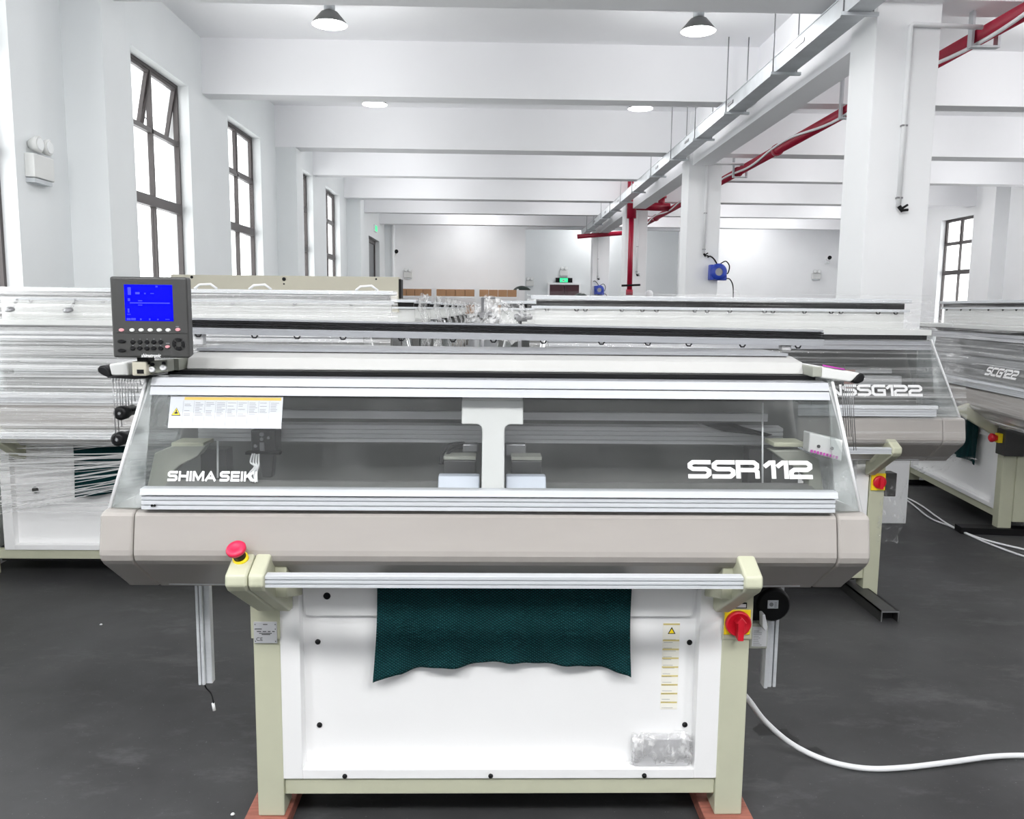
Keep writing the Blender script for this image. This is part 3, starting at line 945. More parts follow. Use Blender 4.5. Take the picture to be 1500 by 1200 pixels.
def machine(name, loc, rz, label, W0, W1, cap, text=None, leg_z=0.0, ztop=1.440, legs=(-0.757, 0.825), cab=(-0.674, 0.738), front=True, inner=True, cabinet=True, rail_ends=None, group=None, coverm=None):
    t = thing(name, loc, label, 'knitting machine', group, local=True, rz=rz)
    # frame
    for (a, b) in ((legs[0], legs[0] + 0.085), (legs[1] - 0.09, legs[1])):
        MB().box(a, b, 0.0, 0.10, leg_z, 0.86).build('leg', M['beige'], t, bevel=0.004)
        MB().box(a, b, 0.52, 0.62, leg_z, 0.86).build('leg', M['beige'], t, bevel=0.004)
    MB().box(legs[0] + 0.085, legs[1] - 0.09, 0.012, 0.06, 0.118, 0.176).build('base_beam', M['beige'], t, bevel=0.003)
    MB().box(legs[0] + 0.085, legs[1] - 0.09, 0.55, 0.6, 0.118, 0.19).build('base_beam', M['beige'], t)
    MB().box(legs[0] + 0.09, legs[1] - 0.095, 0.11, 0.545, 0.075, 0.17).build('underside_light_block', M['dark'], t)  # dark box added to keep light off the floor beneath the machine
    # white cabinet between the legs
    if cabinet:
        a, b = cab
        MB().box(a, a + 0.063, 0.002, 0.055, 0.177, 0.86).build('cabinet_stile', M['cab'], t, bevel=0.002)
        MB().box(b - 0.075, b, 0.002, 0.055, 0.177, 0.86).build('cabinet_stile', M['cab'], t, bevel=0.002)
        lip = MB().box(a + 0.063, b - 0.075, 0.002, 0.05, 0.177, 0.209).build('cabinet_lip', M['cab'], t, bevel=0.002)
        MB().box(a + 0.02, b - 0.03, 0.055, 0.50, 0.177, 0.86).build('cabinet_back', M['cab'], t)
        MB().prism([(a + 0.075, 0.716), (a + 0.09, 0.712), (b - 0.10, 0.712), (b - 0.09, 0.716), (b - 0.085, 0.76), (b - 0.085, 0.86), (a + 0.068, 0.86), (a + 0.068, 0.76)], 0.040, 0.056, 'y').build('cabinet_hatch', M['cab'], t, bevel=0.003)
    # cover with end caps
    pr = cover_profile()
    cm = coverm or M['cover']
    MB().prism(pr, W0 + cap + 0.0015, W1 - cap - 0.0015, 'x').build('front_cover', cm, t, bevel=0.002)
    for a, b in ((W0, W0 + cap - 0.0015), (W1 - cap + 0.0015, W1)):
        MB().prism(cover_profile(0.002), a, b, 'x').build('end_cap', cm, t, bevel=0.009, seg=3)
    MB().box(W0 + cap + 0.03, W1 - cap - 0.04, -0.066, -0.05, 0.852, 0.857).build('cover_trim', M['alu'], t)
    ra, rb = (W0 + cap + 0.02, W1 - cap) if rail_ends is None else rail_ends
    # rails and glass
    low = MB().prism(rail_profile(-0.220, 1.124, 1.166, 0.05, 0.03, 3), ra, rb - 0.004, 'x').prism([(-0.226, 1.168), (-0.222, 1.185), (-0.19, 1.186), (-0.19, 1.168)], ra, rb, 'x')
    low.build('lower_rail', M['alu'], t)
    g0, g1 = glass_y(ztop, 0), glass_y(ztop + 0.052, 0)
    up = MB().prism(rail_profile(g0 - 0.012, ztop, ztop + 0.052, 0.42, 0.05, 2), ra, rb, 'x')
    up.build('upper_rail', M['alu_top'], t)
    yl = glass_y(1.18, 0)
    gl = MB().prism([(yl, 1.18), (yl + 0.004, 1.18), (g0 + 0.004, ztop + 0.01), (g0, ztop + 0.01)], ra + 0.004, rb - 0.004, 'x').build('front_glass', M['mglass'], t)
    # side glass: leans back and in
    yt = glass_y(ztop + 0.05, 0) + 0.02
    for (xo, xi, s) in ((W0 + 0.008, ra - 0.004, 1), (W1 - 0.008, rb + 0.004, -1)):
        top_o = xi - s * 0.024
        zt_ = ztop + 0.055
        P = [(xo, -0.17, 1.118), (xi, -0.20, 1.125), (xi, yt - 0.01, zt_), (top_o, yt + 0.02, zt_)]
        MB().plate(P, (0, 1, 0), 0.004).build('side_glass', M['sglass'], t)
        MB().plate([(xo, -0.165, 1.118), (top_o, yt + 0.025, zt_), (top_o + s * 0.01, 0.26, zt_), (xo + s * 0.01, 0.26, 1.118)], (s, 0, 0), 0.004).build('end_glass', M['sglass'], t)
        MB().tube([(xo, -0.17, 1.115), (top_o, yt + 0.02, zt_ + 0.005)], 0.0055, 6).build('glass_edge', M['white'], t)
    # inside: back panel, bed, rails
    MB().prism([(0.10, 1.05), (0.24, 1.05), (0.30, ztop + 0.05), (0.33, ztop + 0.05), (0.27, 0.95), (0.10, 0.95)], W0 + 0.04, W1 - 0.04, 'x').build('inner_back_panel', M['inside'], t)
    MB().prism([(-0.19, 1.118), (-0.02, 1.165), (0.0, 1.165), (0.0, 1.08), (-0.19, 1.08)], ra, rb, 'x').build('needle_bed', M['inside'], t)
    MB().prism(rail_profile(0.10, 1.268, 1.325, 0.1, 0.05, 4), ra + 0.05, rb - 0.05, 'x').build('feeder_rail', M['alu_dark'], t)
    MB().box(ra + 0.05, rb - 0.08, 0.17, 0.20, 1.335, 1.36).build('feeder_rail', M['alu_dark'], t)
    return t, dict(ra=ra, rb=rb, g0=g0, ztop=ztop)

def handle_bar(t, x0, x1, m='beige'):
    br = rail_profile(-0.305, 0.926, 0.962, 0.0, 0.028, 3)
    MB().prism(br, x0, x1, 'x').build('handle_bar', M['alu'], t, bevel=0.003)

def bar_bracket(t, x0, x1, name='bar_bracket'):
    """cast arm from the leg up to the handle bar"""
    prof = [(0.0, 0.755), (-0.03, 0.755), (-0.30, 0.915), (-0.318, 0.935), (-0.315, 0.965), (-0.235, 1.0), (-0.21, 1.0), (-0.19, 0.95), (0.0, 0.86)]
    return MB().prism(prof, x0, x1, 'x').build(name, M['beige'], t, bevel=0.008, seg=3)

# ------------------------------------------------------------------ the large front machine
FY = 2.5
t, g = machine('knitting_machine', (0, FY, 0), 0, 'large grey and white knitting machine in front, with tilted glass cover and blue screen', -1.113, 1.088, 0.096,
               rail_ends=(-0.993, 0.986), leg_z=0.05)
SSR = t
# black shadow gap, top board, posts and slotted rail
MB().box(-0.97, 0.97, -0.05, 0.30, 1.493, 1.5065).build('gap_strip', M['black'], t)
MB().prism([(-0.012, 1.507), (0.004, 1.543), (0.10, 1.556), (0.42, 1.556), (0.42, 1.507)], -0.93, 0.95, 'x').build('top_board', M['board'], t, bevel=0.004)
MB().prism([(0.08, 1.557), (0.08, 1.566), (0.34, 1.566), (0.34, 1.557)], -0.93, 0.93, 'x').build('top_plate', M['alu_top'], t)
for x in (-0.985, 0.985):
    MB().box(x - 0.016, x + 0.016, 0.248, 0.285, 1.566, 1.605 if x < 0 else 1.585).build('rail_post', M['alu_dark'], t, bevel=0.004)
zl, zr = 1.652, 1.632
def srail(mb, y0, y1, da, db):
    x0, x1 = -1.04, 1.105
    mb.add([(x0, y0, zl + da), (x1, y0, zr + da), (x1, y1, zr + da), (x0, y1, zl + da), (x0, y0, zl + db), (x1, y0, zr + db), (x1, y1, zr + db), (x0, y1, zl + db)],
           [(3, 2, 1, 0), (4, 5, 6, 7), (0, 1, 5, 4), (1, 2, 6, 5), (2, 3, 7, 6), (3, 0, 4, 7)])
    return mb
rail = srail(srail(srail(MB(), 0.235, 0.30, -0.048, -0.026), 0.258, 0.29, -0.026, -0.001), 0.245, 0.30, -0.001, 0.005).build('slotted_rail', M['alu_top'], t)
srail(srail(srail(MB(), 0.24, 0.258, -0.0245, -0.019), 0.24, 0.258, -0.0165, -0.0105), 0.24, 0.258, -0.0085, -0.003).build('rail_slots', M['black'], rail)

for k in range(13):
    x = -0.98 + k * 0.165 + 0.02 * math.sin(k * 1.7)
    zz = zl + (zr - zl) * (x + 1.04) / 2.145 - 0.048
    MB().tube([(x - 0.010, 0.24, zz), (x - 0.005, 0.238, zz - 0.008), (x + 0.005, 0.238, zz - 0.008), (x + 0.010, 0.24, zz)], 0.0028, 5).build('yarn_hook', M['black'], rail)
# T shaped carriage arm and plates behind the glass
def P2(px, py, y):
    q = at(px, py, y)
    return Vector((q.x, q.y - FY, q.z))
ty = 2.40
L_, R_, T_, B_ = P2(676, 588, ty), P2(767, 588, ty), P2(720, 588, ty), P2(720, 622, ty)
zt, zb2 = T_.z, B_.z
sl, sr = P2(706, 660, ty).x, P2(739, 660, ty).x
yy = ty - FY
zs = 1.13
def fillet(cx, cz, r, a0, a1, n=5):
    return [(cx + r * math.cos(a0 + (a1 - a0) * i / n), cz + r * math.sin(a0 + (a1 - a0) * i / n)) for i in range(n + 1)]
rT = 0.018
prof = [(L_.x, zt), (R_.x, zt), (R_.x, zb2)] + fillet(sr + rT, zb2 - rT, rT, PI / 2, PI) + [(sr, zs), (sl, zs)] + fillet(sl - rT, zb2 - rT, rT, 0, PI / 2) + [(L_.x, zb2)]
arm = MB()
def lean(x, z, d):
    return Vector((x, -0.175 + (z - 1.13) * 0.335 + d, z))
n = len(prof)
arm.add([lean(x, z, 0) for x, z in prof] + [lean(x, z, 0.05) for x, z in prof], [(i, (i + 1) % n, n + (i + 1) % n, n + i) for i in range(n)] + [tuple(range(n))[::-1], tuple(range(n, 2 * n))])
carr = arm.build('carriage_arm', M['lgrey'], t, bevel=0.004, seg=3)
MB().box(L_.x + 0.002, R_.x - 0.002, -0.085, 0.15, zt + 0.002, zt + 0.012).build('carriage_hood', M['lgrey'], carr, bevel=0.003)
MB().box(L_.x + 0.004, R_.x - 0.004, -0.05, 0.12, zb2 + 0.005, zt - 0.002).build('carriage_block', M['dark'], carr)
for a, b in ((643, 703), (741, 799)):
    q0, q1 = P2(a, 688, 2.44), P2(b, 688, 2.44)
    mbp = MB().add([lean(q0.x, 1.20, 0.06), lean(q1.x, 1.20, 0.06), lean(q1.x, 1.12, 0.04), lean(q0.x, 1.12, 0.04), lean(q0.x, 1.20, 0.10), lean(q1.x, 1.20, 0.10), lean(q1.x, 1.12, 0.08), lean(q0.x, 1.12, 0.08)],
                   [(0, 1, 2, 3), (7, 6, 5, 4), (0, 4, 5, 1), (1, 5, 6, 2), (2, 6, 7, 3), (3, 7, 4, 0)])
    mbp.build('carriage_plate', M['bluewhite'], t, bevel=0.004)
    q0, q1 = P2(a + 8, 668, 2.5), P2(b - 6, 668, 2.5)
    MB().box(q0.x, q1.x, -0.03, 0.05, 1.17, 1.235).build('carriage_side', M['dark'], t, bevel=0.003)
    MB().box(q0.x, q1.x, -0.02, 0.05, 1.236, 1.246).build('carriage_cap', M['casting'], t)
MB().tube(smooth_path([P2(645, 680, 2.5), P2(648, 664, 2.52), P2(660, 652, 2.54), P2(680, 650, 2.56)]), 0.006, 8).tube(smooth_path([P2(650, 680, 2.5), P2(654, 668, 2.52), P2(664, 658, 2.54), P2(682, 656, 2.56)]), 0.005, 8).build('carriage_cable', M['black'], t)
for a, b, c, d in ((678, 700, 650, 662), (741, 770, 650, 668)):
    q0, q1 = P2(a, c, 2.56), P2(b, d, 2.56)
    MB().box(q0.x, q1.x, 0.05, 0.09, q1.z, q0.z).build('yarn_clamp', M['steel'], t, bevel=0.004)
# yarn feeder with loose white yarn
q0, q1 = P2(367, 630, 2.53), P2(404, 664, 2.53)
fd = MB().box(q0.x, q1.x, 0.03, 0.10, q1.z, q0.z).build('yarn_feeder', M['dark'], t, bevel=0.004)
f2 = MB()
for u, v, r in ((384, 636, 3.2), (384, 643, 2.6), (375, 653, 2.6), (394, 641, 2.2)):
    q = P2(u, v, 2.53)
    f2.lathe([(r * 0.0021, 0), (r * 0.0021, 0.008)], (q.x, 0.022, q.z), (0, 1, 0), 12)
q0, q1 = P2(381, 648, 2.53), P2(388, 664, 2.53)
f2.box(q0.x, q1.x, 0.024, 0.03, q1.z, q0.z)
f2.build('feeder_screw', M['steel'], fd)
q0, q1 = P2(362, 661, 2.52), P2(412, 665, 2.52)
MB().box(q0.x, q1.x, 0.0, 0.03, q1.z, q0.z).build('feeder_bar', M['black'], fd)
q0, q1 = P2(378, 666, 2.53), P2(402, 700, 2.53)
MB().prism([(q0.x, q0.z), (q1.x, q0.z), (q1.x - 0.008, q1.z), (q0.x + 0.012, q1.z)], 0.03, 0.07, 'y').build('feeder_plate', M['dark'], fd, bevel=0.003)
ym = MB()
for k in range(4):
    pts = [P2(370 + k * 3, 664, 2.48), P2(367 + k * 4, 676, 2.48), P2(373 + k * 2, 684, 2.47), P2(364 + k * 4, 694, 2.47), P2(368 + k * 3, 706, 2.46)]
    ym.tube(smooth_path([p + Vector((0, 0.0, random.uniform(-.004, .004))) for p in pts]), 0.0028, 6)
ym.build('yarn', M['white'], fd)
# side castings
def casting(pts, name='side_casting'):
    ps = [P2(u, v, 2.47) for u, v in pts]
    return MB().prism([(p.x, p.z) for p in ps], -0.03, 0.02, 'y').build(name, M['casting'], t, bevel=0.004)
casting([(226, 664), (256, 652), (303, 652), (290, 668), (262, 683), (247, 697), (246, 708), (258, 724), (213, 724)])
casting([(1129, 660), (1176, 660), (1200, 672), (1208, 728), (1176, 728), (1184, 716), (1186, 704), (1172, 690), (1150, 676)])
for a, b in ((256, 304), (1129, 1175)):
    q0, q1 = P2(a, 646, 2.5), P2(b, 652, 2.5)
    MB().box(q0.x, q1.x, -0.03, 0.06, q1.z - 0.002, q0.z).build('casting_pad', M['beige'], t, bevel=0.003)
for a, b in ((300, 340), (1092, 1122)):
    q0, q1 = P2(a, 655, 2.6), P2(b, 730, 2.6)
    MB().box(q0.x, q1.x, 0.06, 0.12, q1.z, q0.z - 0.0).build('inner_upright', M['dark'], t)
for u, a, b in ((319, 646, 700), (1117, 590, 720)):
    q0, q1 = P2(u, a, 2.5), P2(u, b, 2.5)
    MB().tube([q0, q1], 0.003, 6).build('guide_rod', M['white'], t)
qa, qb, qc, qd = P2(1022, 620, 2.52), P2(1075, 620, 2.56), P2(1132, 637, 2.56), P2(1060, 632, 2.5)
MB().plate([qa, qb, qb + Vector((0.03, 0, -0.012)), qc, qc + Vector((-0.02, 0, -0.006)), qd], (0, 1, 0), 0.01).build('inner_arm', M['black'], t)
# little box in the right end with pictogram stickers
q0, q1 = P2(1186, 634, 2.40), P2(1233, 676, 2.37)
bx = MB().add([(q0.x, -0.10, q0.z), (q1.x, -0.13, q0.z - 0.018), (q1.x, -0.13, q1.z), (q0.x, -0.10, q1.z + 0.022), (q0.x, -0.05, q0.z), (q1.x, -0.08, q0.z - 0.018), (q1.x, -0.08, q1.z), (q0.x, -0.05, q1.z + 0.022)],
              [(0, 1, 2, 3), (7, 6, 5, 4), (0, 4, 5, 1), (1, 5, 6, 2), (2, 6, 7, 3), (3, 7, 4, 0)]).build('connector_box', M['lgrey'], t, bevel=0.003)
sm = MB()
for k in range(9):
    x = q0.x + (q1.x - q0.x) * (0.08 + k * 0.095)
    z = q1.z + 0.020 - 0.016 * (k / 9)
    y = -0.1015 - 0.03 * (0.08 + k * 0.095)
    sm.box(x - 0.003, x + 0.003, y - 0.002, y, z - 0.004 + 0.006, z + 0.008 + 0.002)
sm.build('connector_strip', M['purple'], bx)
sm = MB()
for k in (0.28, 0.68):
    x = q0.x + (q1.x - q0.x) * k
    z = (q0.z + q1.z) / 2 + 0.004 - 0.01 * k
    sm.lathe([(0.005, 0), (0.005, 0.003)], (x, -0.1015 - 0.03 * k, z), (0, -1, 0), 10)
sm.build('connector_symbol', M['ink'], bx)

# glass lettering and warning sticker
def gl_pt(px, py):
    """a point on the sloping front glass"""
    z = 1.3
    for _ in range(12):
        q = at(px, py, FY + glass_y(z, 0) - 0.0015)
        z = q.z
    return Vector((q.x, q.y - FY, q.z))
GUP = Vector((0, 0.11, 0.31)).normalized()
a, b = gl_pt(245, 705), gl_pt(376, 705)
c = gl_pt(245, 690)
lt = MB()
strokes_into(lt, 'SHIMA SEIKI', a, (1, 0, 0), GUP, b.x - a.x, (c - a).length, th=0.34, gap=0.50, space=0.45)
lt.build('maker_lettering', M['letter'], t)
a, b, c = gl_pt(1008, 701), gl_pt(1191, 701), gl_pt(1008, 674)
lt = MB()
strokes_into(lt, 'SSR 112', a, (1, 0, 0), GUP, b.x - a.x, (c - a).length, th=0.30)
lt.build('model_lettering', M['letter'], t)
a, b, c = gl_pt(246, 627), gl_pt(412, 628), gl_pt(246, 580)
wd = b.x - a.x
hg = (c - a).length
st = MB().plate([a, a + Vector((wd, 0, 0)), a + Vector((wd, 0, 0)) + GUP * hg, a + GUP * hg], Vector((0, -0.31, 0.11)), 0.0012)
stick = st.build('warning_sticker', M['paper'], t)
NV = Vector((0, -0.31, 0.11)).normalized() * 0.0016
def on_st(u, v):
    return a + Vector((wd * u, 0, 0)) + GUP * (hg * v) + NV
def st_rect(mb, u0, u1, v0, v1):
    mb.add([on_st(u0, v0), on_st(u1, v0), on_st(u1, v1), on_st(u0, v1)], [(0, 1, 2, 3)])
m_ = MB(); st_rect(m_, 0.125, 0.985, 0.87, 0.96); m_.build('sticker_band', M['gold'], stick)
m_ = MB()
rnd = random.Random(3)
for k in range(9):
    u0 = 0.13 + k * 0.0955
    for r in range(9):
        v = 0.78 - r * 0.05
        if rnd.random() < 0.25 or (k == 8 and r > 5):
            continue
        st_rect(m_, u0, u0 + 0.075 * rnd.uniform(0.5, 1), v, v + 0.014)
    st_rect(m_, u0 - 0.012, u0 - 0.010, 0.05, 0.84)
m_.build('sticker_print', M['greyink'], stick)
def tri(mb, u, v, s, asp):
    mb.add([on_st(u - s, v), on_st(u + s, v), on_st(u, v + 1.75 * s * asp)], [(0, 1, 2)])
asp = wd / hg
NV = NV * 1.3
m_ = MB(); tri(m_, 0.062, 0.38, 0.042, asp); m_.build('warning_triangle', M['ink'], stick)
NV = NV * 1.25
m_ = MB(); tri(m_, 0.062, 0.40, 0.034, asp); m_.build('warning_triangle', M['yellow'], stick)
NV = NV * 1.2
m_ = MB(); st_rect(m_, 0.048, 0.078, 0.43, 0.49); st_rect(m_, 0.058, 0.068, 0.49, 0.56); m_.build('warning_symbol', M['ink'], stick)
m_ = MB()
for px in (223, 227):
    q = P2(px, 740.5, 2.278)
    m_.lathe([(0.0035, 0), (0.0035, 0.002)], (q.x, -0.2235, q.z), (0, -1, 0), 10)
m_.build('rail_screw', M['black'], t)

# handle bar, its brackets, emergency stop
handle_bar(t, -0.628, 0.70)
bar_bracket(t, -0.672, -0.628)
blk = bar_bracket(t, -0.735, -0.674, 'stop_switch_housing')
es_c = Vector((-0.708, -0.255, 0.995))
ax = (-0.12, -0.55, 0.83)
MB().lathe([(0.022, -0.006), (0.022, 0.003), (0.019, 0.006)], es_c, ax, 20).build('stop_base', M['yellow'], blk)
MB().lathe([(0.017, 0.006), (0.019, 0.028), (0.017, 0.032)], es_c, ax, 20).build('stop_collar', M['black'], blk)
MB().lathe([(0.018, 0.03), (0.027, 0.034), (0.028, 0.042), (0.025, 0.047), (0.012, 0.048), (0.01, 0.046), (0.001, 0.046)], es_c, ax, 24).build('stop_button', M['pinkred'], blk)
bar_bracket(t, 0.70, 0.752)
for x, s in ((-0.615, 1), (0.69, -1)):
    MB().prism([(-0.20, 0.86), (-0.20, 0.99), (-0.185, 0.995), (-0.01, 0.90), (-0.01, 0.80)], x - 0.02, x + 0.02, 'x').build('bracket_flange', M['beige'], t, bevel=0.004)
    m_ = MB()
    for z, y in ((0.972, -0.203), (0.93, -0.203)):
        m_.lathe([(0.008, 0), (0.008, 0.004)], (x, y, z), (0, -1, 0), 10)
    m_.build('flange_bolt', M['black'], t)
for x0, x1 in ((-0.762, -0.67), (0.735, 0.83)):
    MB().box(x0, x1, -0.006, -0.0005, 0.655, 0.85).build('leg_plate', M['beige'], t, bevel=0.003)
# name plate, lit green button, main switch, labels
np_ = MB().box(-0.752, -0.679, -0.009, -0.006, 0.641, 0.712).build('name_plate', M['silver'], t, bevel=0.002)
m_ = MB()
def mark(mb, x0, x1, z0, z1, y):
    mb.add([(x0, y, z0), (x1, y, z0), (x1, y, z1), (x0, y, z1)], [(0, 1, 2, 3)])
for x0, x1, z in ((-0.722, -0.708, 0.702), (-0.746, -0.726, 0.687), (-0.742, -0.728, 0.679), (-0.724, -0.712, 0.679), (-0.708, -0.699, 0.679), (-0.694, -0.686, 0.679), (-0.735, -0.695, 0.673), (-0.727, -0.70, 0.669)):
    mark(m_, x0, x1, z, z + 0.0025, -0.0095)
for x in (-0.747, -0.684):
    for z in (0.648, 0.703, 0.688):
        mark(m_, x - 0.0015, x + 0.0015, z - 0.0015, z + 0.0015, -0.0095)
text_into(m_, 'CE', (-0.744, -0.0092, 0.6495), (1, 0, 0), (0, 0, 1), 0.020, 0.0115, bold=0.0)
m_.build('plate_print', M['ink'], np_)
gb = MB().box(-0.655, -0.628, -0.004, 0.002, 0.752, 0.782).build('button_bezel', M['lgrey'], t, bevel=0.003)
MB().box(-0.652, -0.632, -0.006, -0.004, 0.756, 0.776).build('button_rim', M['black'], gb, bevel=0.002)
MB().box(-0.649, -0.635, -0.009, -0.006, 0.759, 0.773).build('power_button', M['greenlit'], gb, bevel=0.002)
ms = MB().box(0.738, 0.822, -0.010, -0.006, 0.672, 0.755).build('switch_plate', M['yellow'], t, bevel=0.002)
cx, cz = 0.781, 0.712
MB().lathe([(0.041, 0.0), (0.041, 0.010), (0.036, 0.016), (0.033, 0.012), (0.001, 0.012)], (cx, -0.010, cz), (0, -1, 0), 32).build('switch_ring', M['redplastic'], ms)
MB().prism([(cx - 0.009, cz - 0.045), (cx + 0.009, cz - 0.045), (cx + 0.011, cz + 0.012), (cx + 0.018, cz + 0.012), (cx, cz + 0.032), (cx - 0.018, cz + 0.012), (cx - 0.011, cz + 0.012)], -0.05, -0.02, 'y').build('switch_handle', M['redplastic'], ms, bevel=0.003)
lb = MB().box(0.752, 0.808, -0.010, -0.006, 0.760, 0.778).build('switch_label', M['black'], t)
MB().box(0.755, 0.805, -0.0105, -0.010, 0.763, 0.774).build('label_face', M['silver'], lb)
# cabinet details
m_ = MB()
for x, z in ((-0.565, 0.62), (-0.565, 0.335), (0.645, 0.62), (0.64, 0.335)):
    m_ = MB().lathe([(0.009, 0), (0.009, 0.003), (0.006, 0.006), (0.001, 0.0065)], (x, 0.0545, z), (0, -1, 0), 12)
    m_.build('cabinet_screw', M['black'], t)
for x in (-0.475, -0.002, 0.50):
    MB().lathe([(0.008, 0), (0.008, 0.003), (0.005, 0.006), (0.001, 0.0065)], (x, 0.0015, 0.187), (0, -1, 0), 12).build('cabinet_screw', M['black'], t)
q = P2(479, 873, 2.54)
MB().lathe([(0.0115, 0), (0.0115, 0.0015)], (q.x, 0.0395, q.z), (0, -1, 0), 18).build('hatch_hole', M['black'], t)
ws = MB().box(0.556, 0.612, 0.0535, 0.0545, 0.375, 0.672).build('warning_strip', M['cream'], t)
STRIP_DZ = 0.014
ws.location.z = STRIP_DZ
for k in range(9):
    z = 0.666 - (0 if k == 0 else 0.055 + (k - 1) * 0.0305)
    m_ = MB()
    mark(m_, 0.557, 0.611, z - 0.001, z + 0.0045, 0.0530)
    m_.build('strip_band', M['palegold'], ws)
m_ = MB()
for k in range(26):
    z = 0.625 - k * 0.0098
    if k % 3 == 0:
        continue
    mark(m_, 0.56, 0.56 + 0.045 * rnd.uniform(0.5, 1), z, z + 0.0012, 0.0530)
m_.build('strip_print', M['greyink'], ws)
MB().add([(0.572, 0.0529, 0.635), (0.598, 0.0529, 0.635), (0.585, 0.0529, 0.659)], [(0, 1, 2)]).build('warning_triangle', M['ink'], ws)
MB().add([(0.5765, 0.0526, 0.6375), (0.5935, 0.0526, 0.6375), (0.585, 0.0526, 0.653)], [(0, 1, 2)]).build('warning_triangle', M['yellow'], ws)

# aluminium profiles hanging below the cover, left with a loose wire, right with motor
q0, q1 = P2(288, 860, 2.6), P2(308, 1000, 2.6)
xm_ = (P2(291, 930, 2.6).x + P2(309, 930, 2.6).x) / 2
lp = MB()
for dx0, dx1, y0 in ((-0.020, -0.010, 0.08), (-0.008, 0.002, 0.08), (0.002, 0.022, 0.092)):
    lp.box(xm_ + dx0, xm_ + dx1, y0, 0.12, q1.z, 0.85)
lp.box(xm_ - 0.02, xm_ + 0.012, 0.11, 0.125, q1.z, 0.85)
lpo = lp.build('hanging_profile', M['alu'], t, bevel=0.002)
MB().tube(smooth_path([P2(299, 1000, 2.62), P2(302, 1008, 2.62), P2(309, 1016, 2.62), P2(312, 1026, 2.6), P2(313, 1032, 2.6)]), 0.0025, 6).build('loose_wire', M['black'], lpo)
MB().tube([P2(312, 1030, 2.6), P2(314, 1041, 2.6)], 0.005, 6).build('wire_plug', M['white'], lpo)
xa, xb = P2(1121, 940, 2.7).x, P2(1140, 940, 2.7).x
zb3 = P2(1130, 1007, 2.7).z
rp = MB()
for u0, u1 in ((0, 0.28), (0.33, 0.66), (0.74, 1.0)):
    rp.box(xa + (xb - xa) * u0, xa + (xb - xa) * u1, 0.19 + 0.01 * (u0 > 0.3), 0.23, zb3, 0.85)
rp.box(xa, xb, 0.222, 0.235, zb3, 0.85)
rp.build('hanging_profile', M['alu'], t, bevel=0.002)
q = P2(1131, 884, 2.62)
mt = MB().lathe([(0.055, 0), (0.058, 0.01), (0.058, 0.07), (0.05, 0.08)], (q.x, 0.18, q.z), (0, -1, 0), 24).box(q.x - 0.075, q.x - 0.02, 0.11, 0.19, q.z - 0.06, 0.85).build('take_down_motor', M['black'], t, bevel=0.002)
MB().box(q.x - 0.01, q.x + 0.062, 0.182, 0.20, q.z - 0.058, 0.86).build('motor_flange', M['silver'], t)
q0, q1 = P2(1129, 884, 2.57), P2(1144, 896, 2.57)
ml = MB().box(q0.x, q1.x, 0.097, 0.0995, q1.z, q0.z).build('motor_label', M['paper'], mt)
m_ = MB(); m_.lathe([(0.007, 0), (0.007, 0.0006)], (q0.x + 0.012, 0.0968, (q0.z + q1.z) / 2), (0, -1, 0), 16)
for k in range(4):
    mark(m_, q0.x + 0.022, q0.x + 0.03, q1.z + 0.004 + k * 0.005, q1.z + 0.006 + k * 0.005, 0.0966)
m_.build('label_print', M['greyink'], ml)
q0, q1 = P2(1099, 914, 2.58), P2(1124, 951, 2.58)
rb2 = MB().box(q0.x, q1.x, 0.08, 0.14, q1.z, q0.z).build('solenoid_box', M['casting'], t, bevel=0.004)
MB().box(q0.x + 0.008, q1.x - 0.004, 0.0785, 0.08, q1.z + 0.01, q0.z - 0.01).build('box_label', M['silver'], rb2)
m_ = MB()
for k in range(9):
    mark(m_, q0.x + 0.012, q0.x + 0.012 + 0.03 * rnd.uniform(.5, 1), q1.z + 0.014 + k * 0.006, q1.z + 0.016 + k * 0.006, 0.078)
m_.build('box_print', M['greyink'], rb2)
q = P2(1117, 910, 2.56)
MB().prism([(q.x - 0.008, q.z + 0.03), (q.x + 0.001, q.z + 0.03), (q.x + 0.012, q.z - 0.015), (q.x + 0.004, q.z - 0.028), (q.x - 0.006, q.z - 0.012)], 0.04, 0.075, 'y').build('clamp_lever', M['silver'], t, bevel=0.003)
MB().box(P2(1102, 915, 2.6).x, P2(1140, 915, 2.6).x, 0.12, 0.21, P2(1120, 912, 2.6).z - 0.004, P2(1120, 912, 2.6).z + 0.004).build('motor_shelf', M['steel'], t)

# control panel with the blue screen
cp0, cp1 = P2(160, 405, 2.33), P2(278, 525, 2.33)
CX, CZ = (cp0.x + cp1.x) / 2, (cp0.z + cp1.z) / 2
CW, CH = cp1.x - cp0.x, cp0.z - cp1.z
CYF = 2.33 - FY
body = MB().add([(cp0.x, CYF, cp1.z), (cp1.x, CYF, cp1.z), (cp1.x, CYF, cp0.z), (cp0.x, CYF, cp0.z),
                 (cp0.x - 0.006, CYF + 0.065, cp1.z + 0.004), (cp1.x - 0.012, CYF + 0.065, cp1.z + 0.004), (cp1.x - 0.012, CYF + 0.065, cp0.z + 0.001), (cp0.x - 0.006, CYF + 0.065, cp0.z + 0.001)],
                [(0, 1, 2, 3), (7, 6, 5, 4), (0, 4, 5, 1), (1, 5, 6, 2), (2, 6, 7, 3), (3, 7, 4, 0)]).build('control_panel', M['dark'], t, bevel=0.006, seg=3)
def cpt(px, py, d=0.0):
    q = P2(px, py, 2.33)
    return Vector((q.x, CYF - d, q.z))
def crect(mb, x0, y0, x1, y1, d0, d1):
    a, b = cpt(x0, y1), cpt(x1, y0)
    return mb.box(a.x, b.x, CYF - d1, CYF - d0, a.z, b.z)
crect(MB(), 170.5, 409, 272, 488, 0, 0.0018).build('panel_bezel', M['dark'], body, bevel=0.0015)
